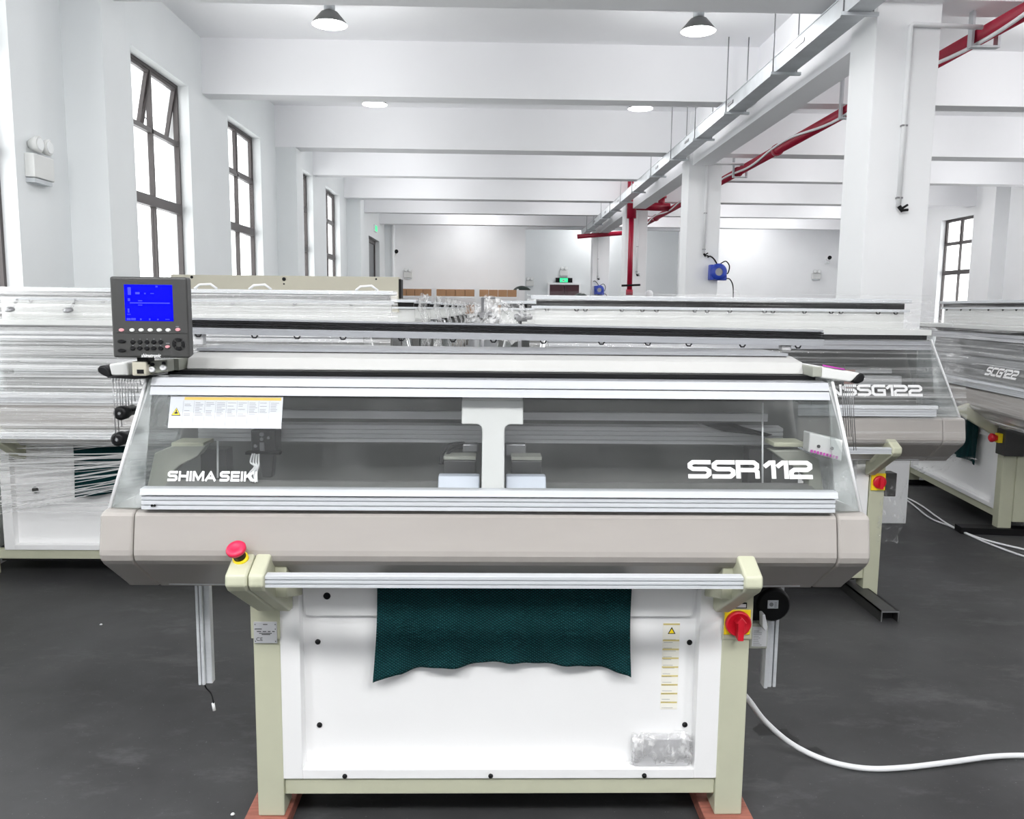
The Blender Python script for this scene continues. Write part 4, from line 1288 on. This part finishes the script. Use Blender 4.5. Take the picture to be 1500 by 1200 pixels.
scr = crect(MB(), 184.5, 417.5, 252.5, 470, 0.0018, 0.003).build('screen', M['screen'], body)
m_ = MB()
for x0, y0, x1, y1 in ((191, 443.6, 249, 444.4), (199, 428, 205, 431), (212, 429, 214, 431), (221, 429.5, 226, 430.5), (203, 440, 209, 441.3), (203, 446.5, 209, 447.5), (186.5, 466, 192, 469), (193, 466, 199.5, 469), (206, 466.5, 208, 469), (219, 466.5, 221, 469),
                       (231, 467, 233, 469), (243, 467.5, 249, 468.5), (228.5, 419, 231.5, 421), (188, 421, 192, 432), (188, 437, 191, 441), (188, 452, 190, 458), (187, 460, 192, 461)):
    crect(m_, x0, y0, x1, y1, 0.003, 0.0033)
m_.build('screen_readout', M['screenink'], scr)
def pill(px, py, rx, rz, m, d=0.004, name='panel_button'):
    c = cpt(px, py)
    s = rx * 0.00194; h = rz * 0.00194
    vs = []
    n = 18
    for (k, dd) in ((1.0, 0.0), (1.0, d * 0.6), (0.75, d)):
        vs += [(c.x + s * k * math.cos(2 * PI * i / n), CYF - dd, c.z + h * k * math.sin(2 * PI * i / n)) for i in range(n)]
    fs = [(j * n + i, j * n + (i + 1) % n, (j + 1) * n + (i + 1) % n, (j + 1) * n + i) for j in range(2) for i in range(n)] + [tuple(range(2 * n, 3 * n))]
    MB().add(vs, fs).build(name, m, body)
for i, px in enumerate((178.5, 194, 207.3, 220.7, 233.8, 246.7, 261)):
    pill(px, 483.6 if i < 6 else 483, 3.8, 2.6, M['pink'] if i in (0, 6) else M['lgrey'], 0.005)
for px in (194.8, 205.2, 215.5, 225.5, 235.5):
    pill(px, 501, 3.7, 3, M['black']); pill(px, 510.3, 3.7, 3, M['black'])
pill(178.5, 500, 6, 2.6, M['black']); pill(178.5, 513.5, 6, 2.6, M['black'])
pill(245.8, 508, 3.4, 2.2, M['pink'], 0.005)
c = cpt(262, 504)
m_ = MB()
for k in range(4):
    a0 = k * PI / 2 + 0.2 - PI / 4 + PI / 2
    n = 6
    ri, ro = 0.0085, 0.0165
    ps = [(c.x + ro * math.cos(a0 + (PI / 2 - 0.4) * i / n), c.z + ro * math.sin(a0 + (PI / 2 - 0.4) * i / n)) for i in range(n + 1)]
    ps += [(c.x + ri * math.cos(a0 + (PI / 2 - 0.4) * i / n), c.z + ri * math.sin(a0 + (PI / 2 - 0.4) * i / n)) for i in range(n, -1, -1)]
    MB().prism(ps, CYF - 0.004, CYF, 'y').build('arrow_button', M['black'], body)
MB().lathe([(0.018, 0), (0.0185, 0.001), (0.0195, 0.0)], c, (0, -1, 0), 28, caps=False).build('button_ring', M['ink'], body)
m_ = MB()
a, b, c2 = cpt(207, 523.5), cpt(236, 523.5), cpt(207, 518)
text_into(m_, 'shimatronic', a, (1, 0, 0), (0, 0, 1), b.x - a.x, c2.z - a.z, bold=0.02, shear=0.3)
m_.build('panel_lettering', M['letter'], body)
m_ = MB()
for px in (194.8, 205.2, 215.5, 225.5, 235.5):
    for py in (497, 506.5):
        crect(m_, px - 0.6, py - 0.6, px + 0.6, py + 0.5, 0, 0.0006)
crect(m_, 258, 478, 262.5, 479, 0.0018, 0.0024)
crect(m_, 243, 502.5, 248.5, 503.5, 0, 0.0006)
m_.build('button_mark', M['greyink'], body)
# bracket below it, with screws
MB().box(P2(201, 530, 2.36).x, P2(216, 530, 2.36).x, -0.14, -0.09, P2(210, 534, 2.36).z, cp1.z + 0.004).build('panel_stem', M['black'], t)
a, b = P2(197, 529, 2.37), P2(219, 550, 2.37)
ph = MB().box(a.x, b.x, -0.15, -0.05, b.z, a.z).build('panel_holder', M['beige2'], t, bevel=0.004)
a, b = P2(203, 541, 2.36), P2(213, 547, 2.36)
MB().box(a.x, b.x, -0.152, -0.149, b.z, a.z).build('holder_slot', M['black'], ph)
a, b = P2(218, 527, 2.40), P2(250, 548, 2.40)
bp_ = MB().prism([(a.x, a.z - 0.004), (b.x, a.z + 0.002), (b.x, b.z + 0.008), (a.x, b.z)], -0.12, -0.07, 'y').build('panel_bracket', M['casting'], t, bevel=0.003)
for u in (224, 240.5):
    q = P2(u, 541 - (u - 224) * 0.16, 2.38)
    MB().lathe([(0.0085, 0), (0.0085, 0.012), (0.004, 0.013), (0.004, 0.008)], (q.x, -0.12, q.z), (0, -1, 0), 16).build('bracket_screw', M['white'], bp_)
    q = P2(u, 534 - (u - 224) * 0.12, 2.38)
    MB().lathe([(0.005, 0), (0.005, 0.006)], (q.x, -0.12, q.z), (0, -1, 0), 12).build('bracket_bolt', M['black'], bp_)

# side tension arms: left dark teardrop lever with wires, right white lever with dark end
def arm_part(pts, y0, y1, m, name, parent, bevel=0.006):
    ps = [P2(u, v, 2.45) for u, v in pts]
    return MB().prism([(p.x, p.z) for p in ps], y0, y1, 'y').build(name, m, parent, bevel=bevel, seg=3)
la = arm_part([(168, 532), (196, 529), (198, 549), (172, 549)], -0.09, 0.10, M['lgrey'], 'tension_arm', t)
arm_part([(151, 538), (156, 534), (163, 535), (168, 540), (173, 549), (168, 552), (160, 549), (152, 544)], -0.09, -0.03, M['black'], 'arm_end', la)
arm_part([(166, 549), (200, 548), (236, 549), (236, 552), (205, 554), (166, 552)], -0.09, 0.05, M['black'], 'arm_rail', la, 0.002)
for k in range(10):
    u = 165 + k * 4.3
    vb = 645 - k * 10 if k < 5 else 612 - (k - 5) * 12
    p0, p1 = P2(u, 552, 2.47 + k * 0.02), P2(u + 3 + (k < 3) * 2, vb, 2.47 + k * 0.02)
    wire = MB().tube([p0, p1], 0.0014, 5).build('yarn_guide_wire', M['steel'], la)
    MB().tube([p0 + Vector((0, 0, 0.004)), p0 - Vector((0, 0, 0.012))], 0.0035, 6).build('wire_ferrule', M['white'], wire)
for u, v in ((182, 604), (178, 642)):
    q = P2(u, v, 2.5)
    ro = MB().lathe([(0.006, -0.03), (0.014, -0.032), (0.021, -0.026), (0.021, 0.004), (0.016, 0.02), (0.016, 0.06)], (q.x, 0.0, q.z), (0, 1, 0), 18).build('yarn_roller', M['black'], t)
    MB().tube([(q.x, 0.02, q.z), (q.x + 0.06, 0.03, q.z + 0.02)], 0.006, 6).build('roller_axle', M['black'], ro)
    MB().lathe([(0.006, 0), (0.004, 0.004)], (q.x, -0.031, q.z), (0, -1, 0), 10).build('roller_hub', M['steel'], ro)
ra_ = arm_part([(1184, 540), (1192, 535), (1228, 541), (1256, 546), (1240, 559), (1196, 553)], -0.08, 0.06, M['lgrey'], 'tension_arm', t)
arm_part([(1243, 556), (1250, 547), (1256, 545), (1260, 550), (1258, 557), (1250, 561), (1243, 560)], -0.085, 0.0, M['black'], 'arm_end', ra_)
arm_part([(1201, 533.5), (1231, 539.5), (1231, 541), (1201, 535.5)], -0.082, -0.07, M['purple'], 'arm_stripe', ra_, 0.0)
for k in range(6):
    u = 1233 + k * 3.0
    p0, p1 = P2(u, 561, 2.5 + k * 0.02), P2(u + 4 + k * 0.4, 660 if k > 3 else 640, 2.5 + k * 0.02)
    MB().tube([p0, p1], 0.0012, 5).build('yarn_guide_wire', M['steel'], ra_)
MB().box(P2(1184, 540, 2.45).x, P2(1198, 540, 2.45).x, -0.085, 0.05, P2(1190, 551, 2.45).z, P2(1190, 536, 2.45).z).build('arm_mount', M['casting'], t, bevel=0.003)
MB().box(P2(250, 538, 2.45).x, P2(262, 538, 2.45).x, -0.05, 0.05, 1.50, 1.54).build('arm_mount', M['casting'], t)

# wooden pads under the front legs
for x0, x1, lab in ((-0.80, -0.66, 'reddish wooden block under the left leg of the front machine'), (0.70, 0.86, 'reddish wooden block under the right leg of the front machine')):
    tag(MB().box(x0, x1, FY - 0.03, FY + 0.68, 0.0, 0.049).build('wooden_block', M['wood'], bevel=0.004), lab, 'block', 'wooden blocks under the machine legs')

# green knitted fabric hanging out of the front machine
def knit_sheet(x0, x1, y, ztop, zl_, zr_, dip, waves, seed):
    mb = MB()
    rr = random.Random(seed)
    ph = rr.uniform(0, 6)
    def fn(u, v):
        x = x0 + (x1 - x0) * u
        zb = zl_ + (zr_ - zl_) * u + dip * math.sin(PI * u) ** 0.7 + 0.006 * math.sin(u * 21 + ph) * math.sin(PI * u)
        z = ztop + (zb - ztop) * v
        x += 0.012 * (0.5 - u) * math.sin(PI * v) - 0.016 * v * (1 - u) * (1 if u < 0.1 else 0.4)
        yy_ = y + v * v * 0.016 * math.sin(u * waves + ph) - 0.004 * math.cos(u * waves * 2.3)
        return Vector((x, yy_, z))
    grid_sheet(mb, fn, 90, 36)
    return mb
fb = knit_sheet(-0.366, 0.448, FY + 0.015, 0.90, 0.505, 0.523, 0.052, 26, 5).build('knitted_fabric', M['knit'], solid=0.004)
tag(fb, 'dark green knitted fabric hanging from the front machine over its white cabinet', 'fabric')

# plastic wrapped parcel inside the cabinet
a, b = at(924, 1074, 2.53), at(1012, 1112, 2.53)
pc = thing('wrapped_parcel', ((a.x + b.x) / 2, FY + 0.03, 0.21), 'silvery parcel in crumpled plastic, bottom right inside the white cabinet', 'parcel')
MB().box(a.x + 0.01, b.x - 0.01, FY + 0.016, FY + 0.05, 0.211, a.z - 0.012).build('parcel_core', M['alu_dark'], pc, bevel=0.004)
wr = MB()
def wrapf(u, v):
    ang = PI * v
    x = a.x + (b.x - a.x) * u
    y = FY + 0.030 - 0.026 * math.sin(ang)
    z = 0.212 + (a.z - 0.212) * (1 - math.cos(ang)) / 2
    p = crumple(Vector((x, y, z + 0.01 * math.sin(u * 9) * math.sin(PI * v / 1.2))), 0.012, 26, 3)
    p.z = max(p.z, 0.211)
    p.y = min(p.y, FY + 0.05)
    return p
grid_sheet(wr, wrapf, 34, 16)
wr.build('parcel_wrap', M['film_crumple'], pc)

# ------------------------------------------------------------------ machines behind
def top_works(t, x0, x1, zb, zt, y, post=True, hooks=8, dark=True):
    """yarn stand above a machine: pale board, dark slot, top plate and hooks"""
    MB().box(x0, x1, y, y + 0.03, zb, zt).build('yarn_board', M['lgrey'], t)
    MB().box(x0 + 0.01, x1 - 0.01, y - 0.02, y + 0.06, zt + 0.0005, zt + 0.036).build('board_slot', M['black'], t)
    MB().box(x0 - 0.02, x1 + 0.02, y - 0.05, y + 0.12, zt + 0.037, zt + 0.062).build('board_top', M['alu'], t, bevel=0.004)
    MB().box(x0 - 0.02, x1 + 0.02, y - 0.03, y, zt - 0.016, zt).build('board_rail', M['alu'], t)
    for k in range(hooks):
        x = x0 + (x1 - x0) * (k + 0.5) / hooks + 0.05 * math.sin(k * 2.3)
        MB().tube([(x - 0.012, y - 0.032, zt - 0.018), (x - 0.006, y - 0.034, zt - 0.028), (x + 0.006, y - 0.034, zt - 0.028), (x + 0.012, y - 0.032, zt - 0.018)], 0.004, 5).build('yarn_hook', M['black'], t)
    MB().box(x0, x1, -0.06, y + 0.02, zb - 0.03, zb).build('top_board', M['lgrey'], t)
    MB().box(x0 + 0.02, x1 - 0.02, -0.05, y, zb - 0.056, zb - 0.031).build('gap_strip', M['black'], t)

def rear_bar(t, x0, x1):
    handle_bar(t, x0, x1)
    bar_bracket(t, x1 - 0.004, x1 + 0.05)
    bar_bracket(t, x0 - 0.05, x0 + 0.004)

# second row, right: wrapped machine with NSSG lettering
SX, SY2 = 1.40, 4.68
t2, g2 = machine('knitting_machine', (SX, SY2, 0), 0, 'film wrapped knitting machine behind the front one on the right, red switch on its leg', -1.225, 1.225, 0.13, ztop=1.487,
                 legs=(-0.84, 0.90), cab=(-0.755, 0.805), rail_ends=(-1.10, 1.06))
top_works(t2, -1.16, 1.08, 1.60, 1.715, 0.27, hooks=16)
rear_bar(t2, -0.70, 0.78)
lt = MB()
ga = Vector((0.455, glass_y(1.235, 0) - 0.003, 1.235))
strokes_into(lt, 'NSSG122', ga, (1, 0, 0), GUP, 0.53, 0.066, th=0.29)
lt.build('model_lettering', M['letter'], t2)
ms = MB().box(0.815, 0.897, -0.012, -0.002, 0.66, 0.76).build('switch_plate', M['yellow'], t2)
MB().lathe([(0.038, 0), (0.038, 0.012), (0.032, 0.016), (0.001, 0.016)], (0.86, -0.012, 0.71), (0, -1, 0), 20).box(0.85, 0.87, -0.05, -0.02, 0.675, 0.74).build('switch_knob', M['redplastic'], ms)
MB().box(0.905, 0.97, 0.0, 0.08, 0.62, 0.76).build('junction_box', M['dark'], t2, bevel=0.004)
MB().prism([(-0.07, 1.40), (-0.05, 1.20), (0.25, 1.20), (0.27, 1.40)], 0.18, 0.60, 'x').build('inner_carriage', M['dark'], t2, bevel=0.01)
MB().prism([(0.08, 1.36), (0.10, 1.25), (0.12, 1.25), (0.10, 1.36)], 0.42, 0.72, 'x').build('inner_board', M['cone'], t2)
ws2 = MB().box(-0.62, -0.36, -0.15, -0.1485, 1.535, 1.585).build('warning_sticker', M['paper'], t2)
MB().box(-0.61, -0.37, -0.1515, -0.1503, 1.573, 1.582).build('sticker_band', M['palegold'], ws2)

def wrap_film(name, t, prof, x0, x1, m, label, amp=0.006, seed=1, nu=40):
    """stretch film pulled tight over the front of a machine; prof is the line it follows (y, z) in the machine's coordinates"""
    mb = MB()
    L = [0]
    for i in range(1, len(prof)):
        L.append(L[-1] + math.dist(prof[i], prof[i - 1]))
    mw = Matrix.Translation(t.location) @ Matrix.Rotation(t.rotation_euler.z, 4, 'Z')
    def fn(u, v):
        d = v * L[-1]
        i = 1
        while i < len(L) - 1 and L[i] < d:
            i += 1
        k = (d - L[i - 1]) / (L[i] - L[i - 1])
        y = prof[i - 1][0] + (prof[i][0] - prof[i - 1][0]) * k
        z = prof[i - 1][1] + (prof[i][1] - prof[i - 1][1]) * k
        p = Vector((x0 + (x1 - x0) * u, y, z))
        q = Vector((u * 3 + seed, v * 26, 0))
        p.y += -amp + amp * noise.noise(q)
        return mw @ p
    grid_sheet(mb, fn, nu, 46)
    o = mb.build(name, m)
    tag(o, label, 'plastic film')
    return o

FILM_LINE = [(0.20, 1.80), (0.20, 1.62), (-0.12, 1.56), (-0.17, 1.48), (-0.255, 1.19), (-0.262, 1.10), (-0.27, 1.0), (-0.335, 0.955), (-0.335, 0.91)]
wrap_film('stretch_film', t2, FILM_LINE[:7] + [(-0.10, 0.84)], -1.21, 1.2, M['film'], 'clear stretch film over the right hand machine behind the front one', seed=2)

# crumpled film hanging at that machine's right end and leg
def film_bunch(p0, p1, w, label, seed, m=None, amp=0.03, nu=14, nv=24, dep=0.1):
    mb = MB()
    p0 = Vector(p0); p1 = Vector(p1)
    def fn(u, v):
        p = p0.lerp(p1, v)
        a = (u - 0.5) * PI * 1.2
        p = p + Vector((math.sin(a) * w / 2, -math.cos(a) * dep * 0.5, 0))
        return crumple(p, amp, 9, seed)
    grid_sheet(mb, fn, nu, nv)
    o = mb.build('film_bunch', m or M['film_crumple'])
    tag(o, label, 'plastic film', 'crumpled film on the machines')
    return o
a = at(1345, 452, 4.95); b = at(1372, 500, 4.65)
film_bunch(a, b, 0.3, 'crumpled clear film on top right corner of the wrapped machine with red leg switch', 11, m=M['film_light'], amp=0.025)
film_bunch(at(1385, 492, 4.62), at(1392, 545, 4.55), 0.10, 'twisted film tail hanging beside the slanted glass end at right', 13, m=M['film_light'], amp=0.02)
film_bunch(at(1308, 700, 4.7), at(1296, 792, 4.7), 0.16, 'film hanging from the red leg switch of the wrapped machine', 17, m=M['film_light'], amp=0.02)
film_bunch(at(1340, 690, 4.62), at(1420, 672, 4.5), 0.06, 'sagging film flap under the right end of the wrapped machine', 19, m=M['film_light'], amp=0.03)
film_bunch(at(742, 440, 5.0), at(733, 500, 4.9), 0.22, 'white crumpled film on the left end of the wrapped right machine', 23, amp=0.05)

# second row, left: densely wrapped machine
LX, LY2 = -1.86, 5.0
t3, g3 = machine('knitting_machine', (LX, LY2, 0), 0, 'densely film wrapped knitting machine behind the control panel, white cabinet below', -1.28, 1.24, 0.13, ztop=1.487,
                 legs=(-1.345, 0.95), cab=(-1.17, 0.86), rail_ends=(-1.15, 1.08))
top_works(t3, -1.25, 1.2, 1.60, 1.735, 0.27, hooks=6)
rear_bar(t3, -1.0, 0.8)
for k, x in enumerate((-1.14, -0.78)):
    MB().tube([(x + 0.01, 0.24, 1.72), (x - 0.01, 0.20, 1.655), (x - 0.012, 0.19, 1.65)], 0.008, 6).lathe([(0.012, 0), (0.03, 0.008), (0.03, 0.02), (0.012, 0.03)], (x - 0.012, 0.19, 1.645), (0, -0.35, 1), 12).build('yarn_tensioner', M['steel'], t3)
for x in (-0.03, 0.31, 0.98):
    MB().tube([(x, 0.25, 1.80), (x + 0.03, 0.25, 1.825), (x + 0.10, 0.25, 1.83), (x + 0.14, 0.25, 1.80)], 0.008, 6).build('lift_handle', M['white'], t3)
MB().lathe([(0.02, 0), (0.02, 0.002)], (-0.98, 0.0385, 0.55), (0, -1, 0), 16).build('cabinet_hole', M['dark'], t3)
wrap_film('stretch_film', t3, FILM_LINE, -1.3, 1.25, M['film_dense'], 'dense shiny stretch film over machine behind the control panel', seed=5, amp=0.012)
fb2 = knit_sheet(LX - 0.72, LX + 0.1, LY2 + 0.02, 0.92, 0.505, 0.52, 0.03, 24, 8).build('knitted_fabric', M['knit'], solid=0.004)
tag(fb2, 'dark green knitted fabric seen through film strands at far left', 'fabric')
# loose strands of film drawn across the cabinet
sm = MB()
rs = random.Random(21)
for k in range(40):
    x0, x1 = LX - 1.15 + rs.uniform(-0.1, 0.1), LX + rs.uniform(-0.2, 0.6)
    z0 = rs.uniform(0.40, 0.90)
    z1 = z0 + rs.uniform(0.02, 0.45) * (0.93 - z0 + 0.1) * 1.6
    y0 = LY2 - 0.04 - rs.uniform(0, 0.10)
    y1 = LY2 - 0.06 - rs.uniform(0, 0.12)
    h = rs.choice([0.003, 0.004, 0.006, 0.010, 0.014]) * 0.7
    n = 10
    vs = []
    for i in range(n + 1):
        u = i / n
        s_ = -0.02 * math.sin(PI * u)
        p = Vector((x0 + (x1 - x0) * u, y0 + (y1 - y0) * u, z0 + (z1 - z0) * u + s_))
        vs += [p - Vector((0, 0, h / 2)), p + Vector((0, 0, h / 2))]
    sm.add(vs, [(2 * i, 2 * i + 2, 2 * i + 3, 2 * i + 1) for i in range(n)])
so = sm.build('film_strands', M['strand'])
tag(so, 'loose strands of stretch film drawn across the white cabinet at far left', 'plastic film', kind='stuff')

# third machine, seen at an angle on the right
MX, MY = 4.02, 7.05
t4, g4 = machine('knitting_machine', (MX, MY, 0), R(-90 - 7), 'film wrapped knitting machine turned sideways at the right edge', -1.24, 1.95, 0.12, ztop=1.487,
                 legs=(-0.95, 0.95), cab=(-0.86, 0.86), rail_ends=(-1.12, 1.82))
top_works(t4, -1.2, 1.6, 1.60, 1.75, 0.35, hooks=10)
lt = MB()
strokes_into(lt, 'SCG122', Vector((0.967, glass_y(1.235, 0) - 0.003, 1.235)), (1, 0, 0), GUP, 0.47, 0.068, th=0.29, shear=0.15)
lt.build('model_lettering', M['letter'], t4)
rear_bar(t4, -0.8, 0.8)
MB().box(0.86, 1.0, -0.02, 0.16, 0.62, 0.82).build('switch_box', M['dark'], t4, bevel=0.004)
MB().lathe([(0.02, 0), (0.034, 0.03), (0.034, 0.045), (0.02, 0.055)], (0.93, -0.05, 0.75), (0, -1, 0), 18).build('stop_button', M['redplastic'], t4)
MB().box(0.90, 0.96, -0.05, -0.02, 0.715, 0.785).build('stop_base', M['yellow'], t4)
MB().box(0.86, 0.96, 0.10, 0.58, 0.10, 0.62).build('side_panel', M['beige'], t4, bevel=0.006)
wrap_film('stretch_film', t4, FILM_LINE, -1.22, 1.93, M['film'], 'clear stretch film over the sideways machine at the right edge', seed=9, amp=0.012)
mw4 = Matrix.Translation(t4.location) @ Matrix.Rotation(t4.rotation_euler.z, 4, 'Z')
fm = knit_sheet(-0.55, 0.47, 0.015, 0.92, 0.42, 0.45, 0.03, 20, 12)
fm.v = [mw4 @ v for v in fm.v]
tag(fm.build('knitted_fabric', M['knit'], solid=0.004), 'dark green knitted fabric hanging from the sideways machine at right', 'fabric')
bk = MB().box(-0.06, 0.06, -0.28, 0.62, 0.0, 0.05)
bk.v = [mw4 @ (v + Vector((0.93, 0, 0))) for v in bk.v]
tag(bk.build('floor_block', M['black']), 'long black block under the near end of the sideways machine', 'block')
bk = MB().box(-0.06, 0.06, -0.1, 0.62, 0.0, 0.05)
bk.v = [mw4 @ (v + Vector((-0.91, 0, 0))) for v in bk.v]
tag(bk.build('floor_block', M['black']), 'black block under the far end of the sideways machine', 'block')

# rows of wrapped machines further back: one built, the rest copied
tb, gb_ = machine('knitting_machine', (-1.83, 6.75, 0), 0, 'wrapped machine with tall beige back board, second in the left row', -1.22, 1.22, 0.13, ztop=1.487,
                  legs=(-0.9, 0.9), cab=(-0.8, 0.8), rail_ends=(-1.08, 1.08), group='rows of wrapped machines')
top_works(tb, -1.15, 1.15, 1.58, 1.70, 0.27, hooks=6)
mbx = MB()
grid_sheet(mbx, lambda u, v: crumple(Vector((1.235 + 0.03 * math.sin(PI * v), -0.16 + 0.55 * u + 0.1 * v, 0.95 + 0.85 * v)), 0.05, 5, 4), 14, 20)
mbx.build('end_wrap', M['film_crumple'], tb)
LAB = ['third', 'fourth', 'fifth', 'sixth', 'seventh', 'eighth', 'ninth']
rows = []
for k in range(7):
    c = copy_tree(tb)
    c.location = (-1.83, 8.45 + 1.75 * k, 0)
    c['label'] = 'film wrapped knitting machine, %s back in the left row' % LAB[k]
    if k > 1:
        for ch in list(c.children):
            if ch.name.split('.')[0] in ('yarn_hook', 'cabinet_hatch', 'cover_trim', 'glass_edge'):
                bpy.data.objects.remove(ch)
for k in range(3):
    c = copy_tree(tb)
    c.location = (1.22, 6.9 + 1.75 * k, 0)
    c['label'] = 'film wrapped knitting machine, %s back in the right row' % (['second', 'third', 'fourth'][k])
a, b = at(250, 404, 7.0), at(584, 437, 7.0)
bb = MB().box(a.x + 1.83, b.x + 1.83, 0.25, 0.42, b.z - 0.12, (a.z + at(584, 404, 7.0).z) / 2).build('back_board', M['beige2'], tb, bevel=0.004)
m_ = MB()
for u, v, r in ((281, 406, 0.012), (416, 409, 0.016), (416, 416, 0.007), (551, 409, 0.008)):
    q = at(u, v, 7.0)
    m_.lathe([(r, 0), (r, 0.004)], (q.x + 1.83, 0.251, q.z), (0, -1, 0), 12)
m_.build('board_hole', M['black'], bb)
MB().box(b.x + 1.83, b.x + 1.85, 0.26, 0.40, b.z, b.z + 0.16).build('board_edge', M['black'], bb)
# slanted film sheets on the aisle ends of the right row
film_bunch(at(712, 444, 6.9), at(696, 474, 6.8), 0.2, 'white crumpled film on the next machine back, right row', 29, amp=0.05)
# feeder stands poking up in the aisle
for px, y, lab in ((707, 6.4, 'slim steel yarn stand between the two rows of wrapped machines'), (762, 5.3, 'steel yarn tension head beside the white crumpled film')):
    q = at(px, 436 if px < 720 else 455, y)
    t_ = thing('yarn_stand', (q.x, y, 0), lab, 'yarn stand')
    MB().tube([(q.x, y, 0.02), (q.x, y, q.z)], 0.012, 8).build('stand_rod', M['steel'], t_)
    MB().lathe([(0.14, 0), (0.14, 0.015), (0.02, 0.03)], (q.x, y, 0), n=20).build('stand_base', M['steel'], t_)
    e = 0.16 if px < 720 else 0.0
    MB().cbox((q.x + 0.01, y, 1.64), (0.07, 0.06, 0.05)).lathe([(0.012, -0.06), (0.02, -0.05), (0.02, 0.05), (0.012, 0.06)], (q.x + 0.02, y, 1.645), (1, 0, 0), 10).build('tension_head', M['steel'], t_, bevel=0.004)
    if e:
        MB().tube([(q.x, y, q.z), (q.x + 0.1, y, q.z)], 0.01, 6).build('stand_arm', M['steel'], t_)
# loose film lying on the top plate below the blue reel
def loose(px0, px1, py0, py1, y, label, seed):
    a = at(px0, py1, y); b = at(px1, py0, y)
    mb = MB()
    grid_sheet(mb, lambda u, v: crumple(Vector((a.x + (b.x - a.x) * u, y + 0.1 * v, a.z + (b.z - a.z) * (math.sin(PI * min(u * 1.2, 1)) ** 0.7) * v)), 0.015, 9, seed), 14, 8)
    tag(mb.build('loose_film', M['film']), label, 'plastic film', 'loose film on the machine tops')
loose(1052, 1072, 428, 438, 4.95, 'rumpled film lying on the machine top under the blue reel', 31)
loose(1074, 1095, 423, 438, 4.95, 'peaked film corner on the machine top, right of the reel hose', 37)

# ------------------------------------------------------------------ floor things
pts = [(0.80, 2.88, 0.33), (0.90, 2.86, 0.31)]
q = at(1092, 1020, 2.84)
path = [q + Vector((-0.12, 0.06, 0.12)), q]
for u, v, z in ((1120, 1056, 0.17), (1160, 1090, 0.06), (1210, 1114, 0.014), (1265, 1125.5, 0.012), (1320, 1125, 0.012), (1390, 1117, 0.012), (1450, 1109, 0.012), (1500, 1107, 0.012), (1580, 1110, 0.012)):
    path.append(at_z(u, v, z))
path += [path[-1] + Vector((0.7, -0.05, 0)), path[-1] + Vector((1.6, 0.25, 0)), path[-1] + Vector((2.6, 0.2, 0))]
tag(MB().tube(smooth_path(path), 0.0105, 10).build('power_cable', M['white']), 'thick white cable curving across the floor from the front machine', 'cable')
for k, (dy, lab) in enumerate(((0, 'upper of two thin white cables on the floor at right'), (1, 'lower of two thin white cables on the floor at right'))):
    P_ = [(1312, 722), (1345, 738), (1372, 757 + 3 * k), (1392, 770 + 1 * k), (1420, 783 + 1 * k), (1450, 793 + 4 * k), (1500, 805 + 10 * k), (1560, 818 + 12 * k)]
    if k:
        P_[1:3] = [(1334, 737), (1362, 759)]
    tag(MB().tube(smooth_path([at_z(u, v, 0.009) for u, v in P_] + [at_z(*P_[-1], 0.009) + Vector((0.6 + 0.1 * k, -0.25, 0)), at_z(*P_[-1], 0.009) + Vector((1.6, -0.3 - 0.1 * k, 0))]), 0.0075, 8).build('thin_cable', M['white']), lab, 'cable', 'thin white cables on the floor')
q = at_z(1303, 911, 0.0)
ch = thing('steel_channel', (q.x, q.y, 0), 'short open steel channel end on the floor behind the front machine', 'channel')
MB().box(q.x - 0.05, q.x - 0.042, q.y, q.y + 0.6, 0, 0.06).box(q.x + 0.042, q.x + 0.05, q.y, q.y + 0.6, 0, 0.06).box(q.x - 0.05, q.x + 0.05, q.y, q.y + 0.6, 0.052, 0.06).build('channel_shell', M['dark'], ch)
MB().box(q.x - 0.05, q.x - 0.044, q.y - 0.003, q.y, 0, 0.06).box(q.x + 0.044, q.x + 0.05, q.y - 0.003, q.y, 0, 0.06).box(q.x - 0.044, q.x + 0.044, q.y - 0.003, q.y, 0.053, 0.06).build('channel_rim', M['steel'], ch)
MB().box(q.x - 0.042, q.x + 0.042, q.y + 0.05, q.y + 0.06, 0, 0.052).build('channel_end', M['black'], ch)
def stain(pts, name='floor_stain'):
    ps = [at_z(u, v, 0.0006) for u, v in pts]
    n = len(ps)
    c = sum(ps, Vector()) / n
    fine = []
    for i in range(n):
        for k in range(5):
            p = ps[i].lerp(ps[(i + 1) % n], k / 5)
            fine.append(p + (p - c) * 0.12 * noise.noise(p * 30))
    mb = MB().add(fine, [tuple(range(len(fine)))])
    o = mb.build(name, M['stain'])
    o['kind'] = 'structure'
stain([(1102, 1068), (1112, 1060), (1128, 1064), (1140, 1068), (1152, 1068), (1160, 1078), (1172, 1084), (1166, 1092), (1150, 1082), (1132, 1077), (1112, 1078)])
stain([(1181, 1096), (1196, 1094), (1204, 1099), (1211, 1105), (1198, 1103), (1184, 1099)])
# little debris
for u, v, lab in ((148, 915, 'white scrap on the floor left of the hanging profile'), (341, 1193, 'white scrap on the floor left of the front machine leg')):
    q = at_z(u, v, 0.004)
    tag(MB().lathe([(0.003, -0.003), (0.008, 0), (0.004, 0.004)], q, n=7).build('paper_scrap', M['white']), lab, 'scrap')
